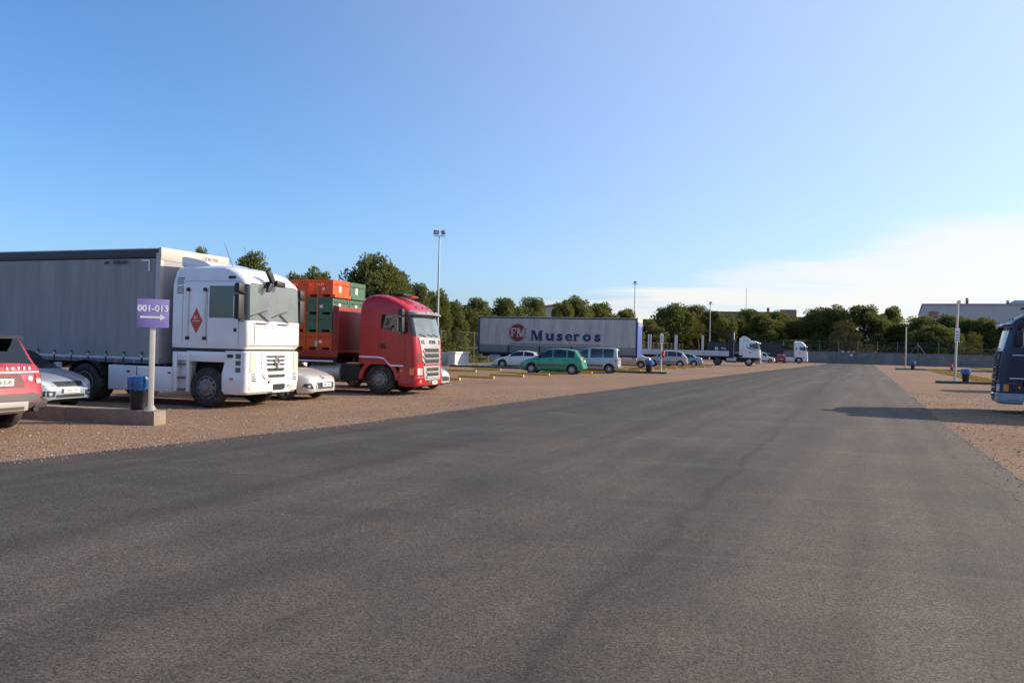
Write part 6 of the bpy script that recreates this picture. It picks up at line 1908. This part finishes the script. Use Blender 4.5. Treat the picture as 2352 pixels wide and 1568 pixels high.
for k, ch_ in enumerate('RANGE'):
    y = .70 - k * .115
    a, _ = sh.hit('rear', y, 1.135)
    link('badge_letter', text_mesh(ch_, .065, .004, .006), M_print_white, o, frame_mtx('rear', (a.x - .01, y, 1.135)))
MB.build(sh.disc('rear', (-.62, .96), .05, .012, 16), 'badge', M_chrome, o, smooth=True)
for s_ in (-1, 1):
    P(o, sh, 'rear', [(s_ * .72, .90), (s_ * .93, .90), (s_ * .93, 1.14), (s_ * .74, 1.10)], M_redlens, 'tail_lamp', .014, 5, 3, 0)
    P(o, sh, 'rear', [(s_ * .74, .87), (s_ * .93, .87), (s_ * .93, .95), (s_ * .74, .95)], M_lamp, 'reverse_lamp', .016, 4, 1, 0)
    MB().tube((-L / 2 + .16, s_ * .66, .42), (-L / 2 - .02, s_ * .66, .42), .055, n=12).build('exhaust_pipe', M_chassis, o, smooth=True)
    P(o, sh, 'rear', rect(s_ * .78, s_ * .88, .60, .63), M_redlens, 'rear_reflector', .03, 1, 1, 0)
MB().prism([(-L / 2 + .62, 1.73), (-L / 2 + .30, 1.72), (-L / 2 + .24, 1.66), (-L / 2 + .5, 1.66)], -.60, .60).build('roof_spoiler', M_black, o, bevel=.015)
P(o, sh, 'top', rect(-L / 2 + .62, L / 2 - 2.2, -.60, .60), M_black, 'black_roof', .004, 8, 6, 0)

# silver-blue hatchback
M_silblue = paint('silver_blue', (.34, .40, .50), .3, .35)
fc = Vector((-10.3, 19.35, 0))
o, sh, L = car('silver-blue hatchback parked nose-out between red car and grey trailer', 'hatch', M_silblue, fc - hvec(105) * 2.15, 105, W=1.84)
def face(o, sh, W, grille, lampz=(.60, .74), dark_low=True):
    pass
P(o, sh, 'front', [(-.36, .555), (.36, .555), (.44, .67), (-.44, .67)], M_black, 'grille', .010, 6, 2, 0)
MB.build(sh.disc('front', (0, .615), .07, .018, 16, ry=.03), 'badge', M_chrome, o, smooth=True)
for s_ in (-1, 1):
    P(o, sh, 'front', [(s_ * .50, .57), (s_ * .80, .60), (s_ * .78, .74), (s_ * .60, .70)], M_lamp, 'headlamp', .010, 5, 3, 0)
    P(o, sh, 'front', [(s_ * .46, .32), (s_ * .80, .34), (s_ * .78, .46), (s_ * .44, .46)], M_black, 'fog_recess', .006, 4, 2, 0)
    MB.build(sh.disc('front', (s_ * .58, .39), .04, .014, 10), 'fog_lamp', M_lamp, o)
P(o, sh, 'front', rect(-.42, .42, .30, .37), M_black, 'lower_intake', .008, 6, 1, 0)
for zz in (.325, .355):
    P(o, sh, 'front', rect(-.41, .41, zz - .004, zz + .004), M_chrome, 'chrome_strip', .012, 6, 1, 0)
a, _ = sh.hit('front', 0, .45)
plate(o, 'front', (a.x + .02, 0, .455), '3707 FYF')

# silver car between the white and the red truck
M_silver_car = paint('silver_paint', (.60, .58, .55), .3, .2)
fc = Vector((-5.55, 24.7, 0))
o, sh, L = car('silver hatchback nosing out between the white and red trucks', 'hatch', M_silver_car, fc - hvec(108) * 2.15, 108, W=1.82)
P(o, sh, 'front', [(-.46, .32), (.46, .32), (.52, .56), (-.52, .56)], M_silver_car, 'grille_surround', .022, 8, 2, 0)
P(o, sh, 'front', [(-.42, .34), (.42, .34), (.47, .53), (-.47, .53)], M_black, 'grille', .027, 8, 2, 0)
for zz in (.36, .395):
    P(o, sh, 'front', rect(-.40, .40, zz - .004, zz + .004), M_chrome, 'grille_bar', .034, 6, 1, 0)
for s_ in (-1, 1):
    P(o, sh, 'front', [(s_ * .52, .62), (s_ * .84, .64), (s_ * .86, .76), (s_ * .66, .75)], M_lamp, 'headlamp', .010, 5, 3, 0)
    P(o, sh, 'front', [(s_ * .60, .34), (s_ * .82, .38), (s_ * .80, .50), (s_ * .66, .50)], M_black, 'fog_recess', .008, 3, 2, 0)
    MB.build(sh.disc('front', (s_ * .72, .42), .04, .016, 10), 'fog_lamp', M_lamp, o)
a, _ = sh.hit('front', 0, .68)
MB.build(sh.fan('front', [(-.06, .63), (.02, .62), (.07, .66), (.03, .72), (-.03, .72)], .014, 0), 'badge', M_grey_plastic, o)
a, _ = sh.hit('front', 0.1, .45)
plate(o, 'front', (a.x + .05, 0.0, .455), '6285 HGP')
# silver car hidden behind the red truck
fc = Vector((-2.55, 31.7, 0))
o, sh, L = car('silver car mostly hidden on the far side of the red tractor', 'hatch', M_silver_car, fc - hvec(107) * 2.15, 107, W=1.78)
for s_ in (-1, 1):
    P(o, sh, 'front', [(s_ * .50, .60), (s_ * .80, .60), (s_ * .80, .72), (s_ * .60, .72)], M_lamp, 'headlamp', .010, 4, 2, 0)
    P(o, sh, 'front', [(s_ * .6, .34), (s_ * .82, .36), (s_ * .82, .48), (s_ * .62, .48)], M_lamp, 'fog_lamp', .010, 3, 2, 0)
P(o, sh, 'front', rect(-.45, .45, .34, .52), M_black, 'grille', .008, 6, 2, 0)

def tail(o, sh, W, lamp, plate_z, window=None, lens=None):
    z0, z1, y0 = lamp
    for s_ in (-1, 1):
        P(o, sh, 'rear', [(s_ * y0, z0), (s_ * (W / 2 - .06), z0), (s_ * (W / 2 - .06), z1), (s_ * y0, z1)], lens or M_redlens, 'tail_lamp', .010, 3, 3, 0)
        sd = 'left' if s_ > 0 else 'right'
    P(o, sh, 'rear', rect(-.30, .30, plate_z - .08, plate_z + .08), M_grey_plastic, 'plate_recess', .004, 3, 1, 0)
    a, _ = sh.hit('rear', 0, plate_z)
    plate(o, 'rear', (a.x - .012, 0, plate_z), None, .5, .11)
    P(o, sh, 'rear', rect(-W / 2 + .12, W / 2 - .12, .40, .47), M_grey_plastic, 'bumper_strip', .012, 8, 1, 0)
def wrap_lamp(o, sh, L, z0, z1, ln, m=None):
    for sd in ('left', 'right'):
        P(o, sh, sd, [(-L / 2 + .10, z0), (-L / 2 + .10 + ln, z0 + .02), (-L / 2 + .10 + ln * .8, z1), (-L / 2 + .14, z1)], m or M_redlens, 'tail_lamp_side', .010, 3, 3, 0)
def nose(o, sh, W, z0=.60, z1=.72):
    for s_ in (-1, 1):
        P(o, sh, 'front', [(s_ * (W / 2 - .42), z0), (s_ * (W / 2 - .1), z0), (s_ * (W / 2 - .1), z1), (s_ * (W / 2 - .34), z1)], M_lamp, 'headlamp', .010, 4, 2, 0)
    P(o, sh, 'front', rect(-.42, .42, .33, .50), M_black, 'grille', .008, 6, 2, 0)

B2 = 285
o, sh, L = car('white three-door coupe in front of the lettered trailer', 'coupe', M_white, (.72, 65.9, 0), B2, W=1.74, glass_m=M_glass_dark, spokes=7)
tail(o, sh, 1.74, (.66, .82, .5), .60); nose(o, sh, 1.74)
M_green = paint('green_metallic', (.015, .31, .155), .28, .15)
o, sh, L = car('bright green metallic people carrier with black side mouldings', 'mpv', M_green, (2.77, 54.15, 0), B2, W=1.75, handles='black', moulding=(.50, .60), spokes=9)
tail(o, sh, 1.75, (.78, 1.06, .62), .86); nose(o, sh, 1.75, .66, .82); wrap_lamp(o, sh, L, .80, 1.06, .16)
for s_ in (-1, 1):
    P(o, sh, 'front', rect(s_ * .45, s_ * .84, .40, .52), M_grey_plastic, 'bumper_corner', .012, 4, 1, 0)
M_silver_van = paint('silver_van_paint', (.46, .47, .50), .32, .35)
o, sh, L = car('silver boxy small van with roof rails behind the green car', 'van', M_silver_van, (5.65, 58.4, 0), B2, W=1.72, moulding=(.46, .58), name='parked_van', cat='van', group='vans in the bays')
tail(o, sh, 1.72, (.74, 1.02, .70), .80)
for s_ in (-1, 1):
    P(o, sh, 'rear', rect(s_ * .10, s_ * .62, 1.10, 1.60), M_glass_dark, 'rear_door_window', .008, 3, 3, 0)
    MB().tube((-1.5, s_ * .60, 1.83), (.4, s_ * .60, 1.82), .02, n=6).build('roof_rail', M_grey_plastic, o, smooth=True)
    P(o, sh, 'rear', rect(s_ * .3, s_ * .8, .32, .52), M_grey_plastic, 'bumper_corner', .014, 4, 2, 0)
P(o, sh, 'rear', rect(-.004, .004, .5, 1.66), M_black, 'door_gap', .003, 1, 6, 0)
nose(o, sh, 1.72, .68, .84)
M_champ = paint('champagne_paint', (.48, .42, .40), .3, .35)
o, sh, L = car('champagne silver saloon seen under the blue end of the lettered trailer', 'sedan', M_champ, (10.75, 76.4, 0), B2, W=1.8)
tail(o, sh, 1.8, (.72, .90, .55), .62); wrap_lamp(o, sh, L, .74, .92, .3)
M_scen = paint('warm_silver_paint', (.40, .38, .35), .32, .35)
o, sh, L = car('warm silver people carrier beside the slim white post', 'mpv', M_scen, (15.9, 84.6, 0), B2, W=1.75, moulding=(.5, .58), wstyle='cover')
tail(o, sh, 1.75, (.78, 1.06, .62), .86); wrap_lamp(o, sh, L, .80, 1.0, .12)
M_bluegrey = paint('blue_grey_paint', (.20, .30, .34), .3, .3)
o, sh, L = car('blue-grey saloon right of the warm silver people carrier', 'sedan', M_bluegrey, (18.15, 88.1, 0), B2, W=1.74, wstyle='cover')
tail(o, sh, 1.74, (.70, .88, .55), .6); wrap_lamp(o, sh, L, .72, .88, .14)
o, sh, L = car('small distant white van right of the tractor with roof deflector', 'van', M_white, (40.3, 133.2, 0), 106, W=1.72, name='parked_van', cat='van', group='vans in the bays', moulding=(.3, .45))
nose(o, sh, 1.72, .68, .84)
o, sh, L = car('small distant red car before the far white tractor', 'hatch', M_carred, (44.2, 136.2, 0), 12, W=1.72)
tail(o, sh, 1.72, (.70, .92, .55), .62)

# a second tractor on the right, just outside the frame, throws its shadow across the gravel
round_tractor('white tractor parked beyond the navy one, just outside the right edge', Vector((27.6, 43.4, 0)), 288, M_white, 'low', grille_m=M_white, bar_m=M_white, skirts=True, deflector=True, visor_m=M_white)
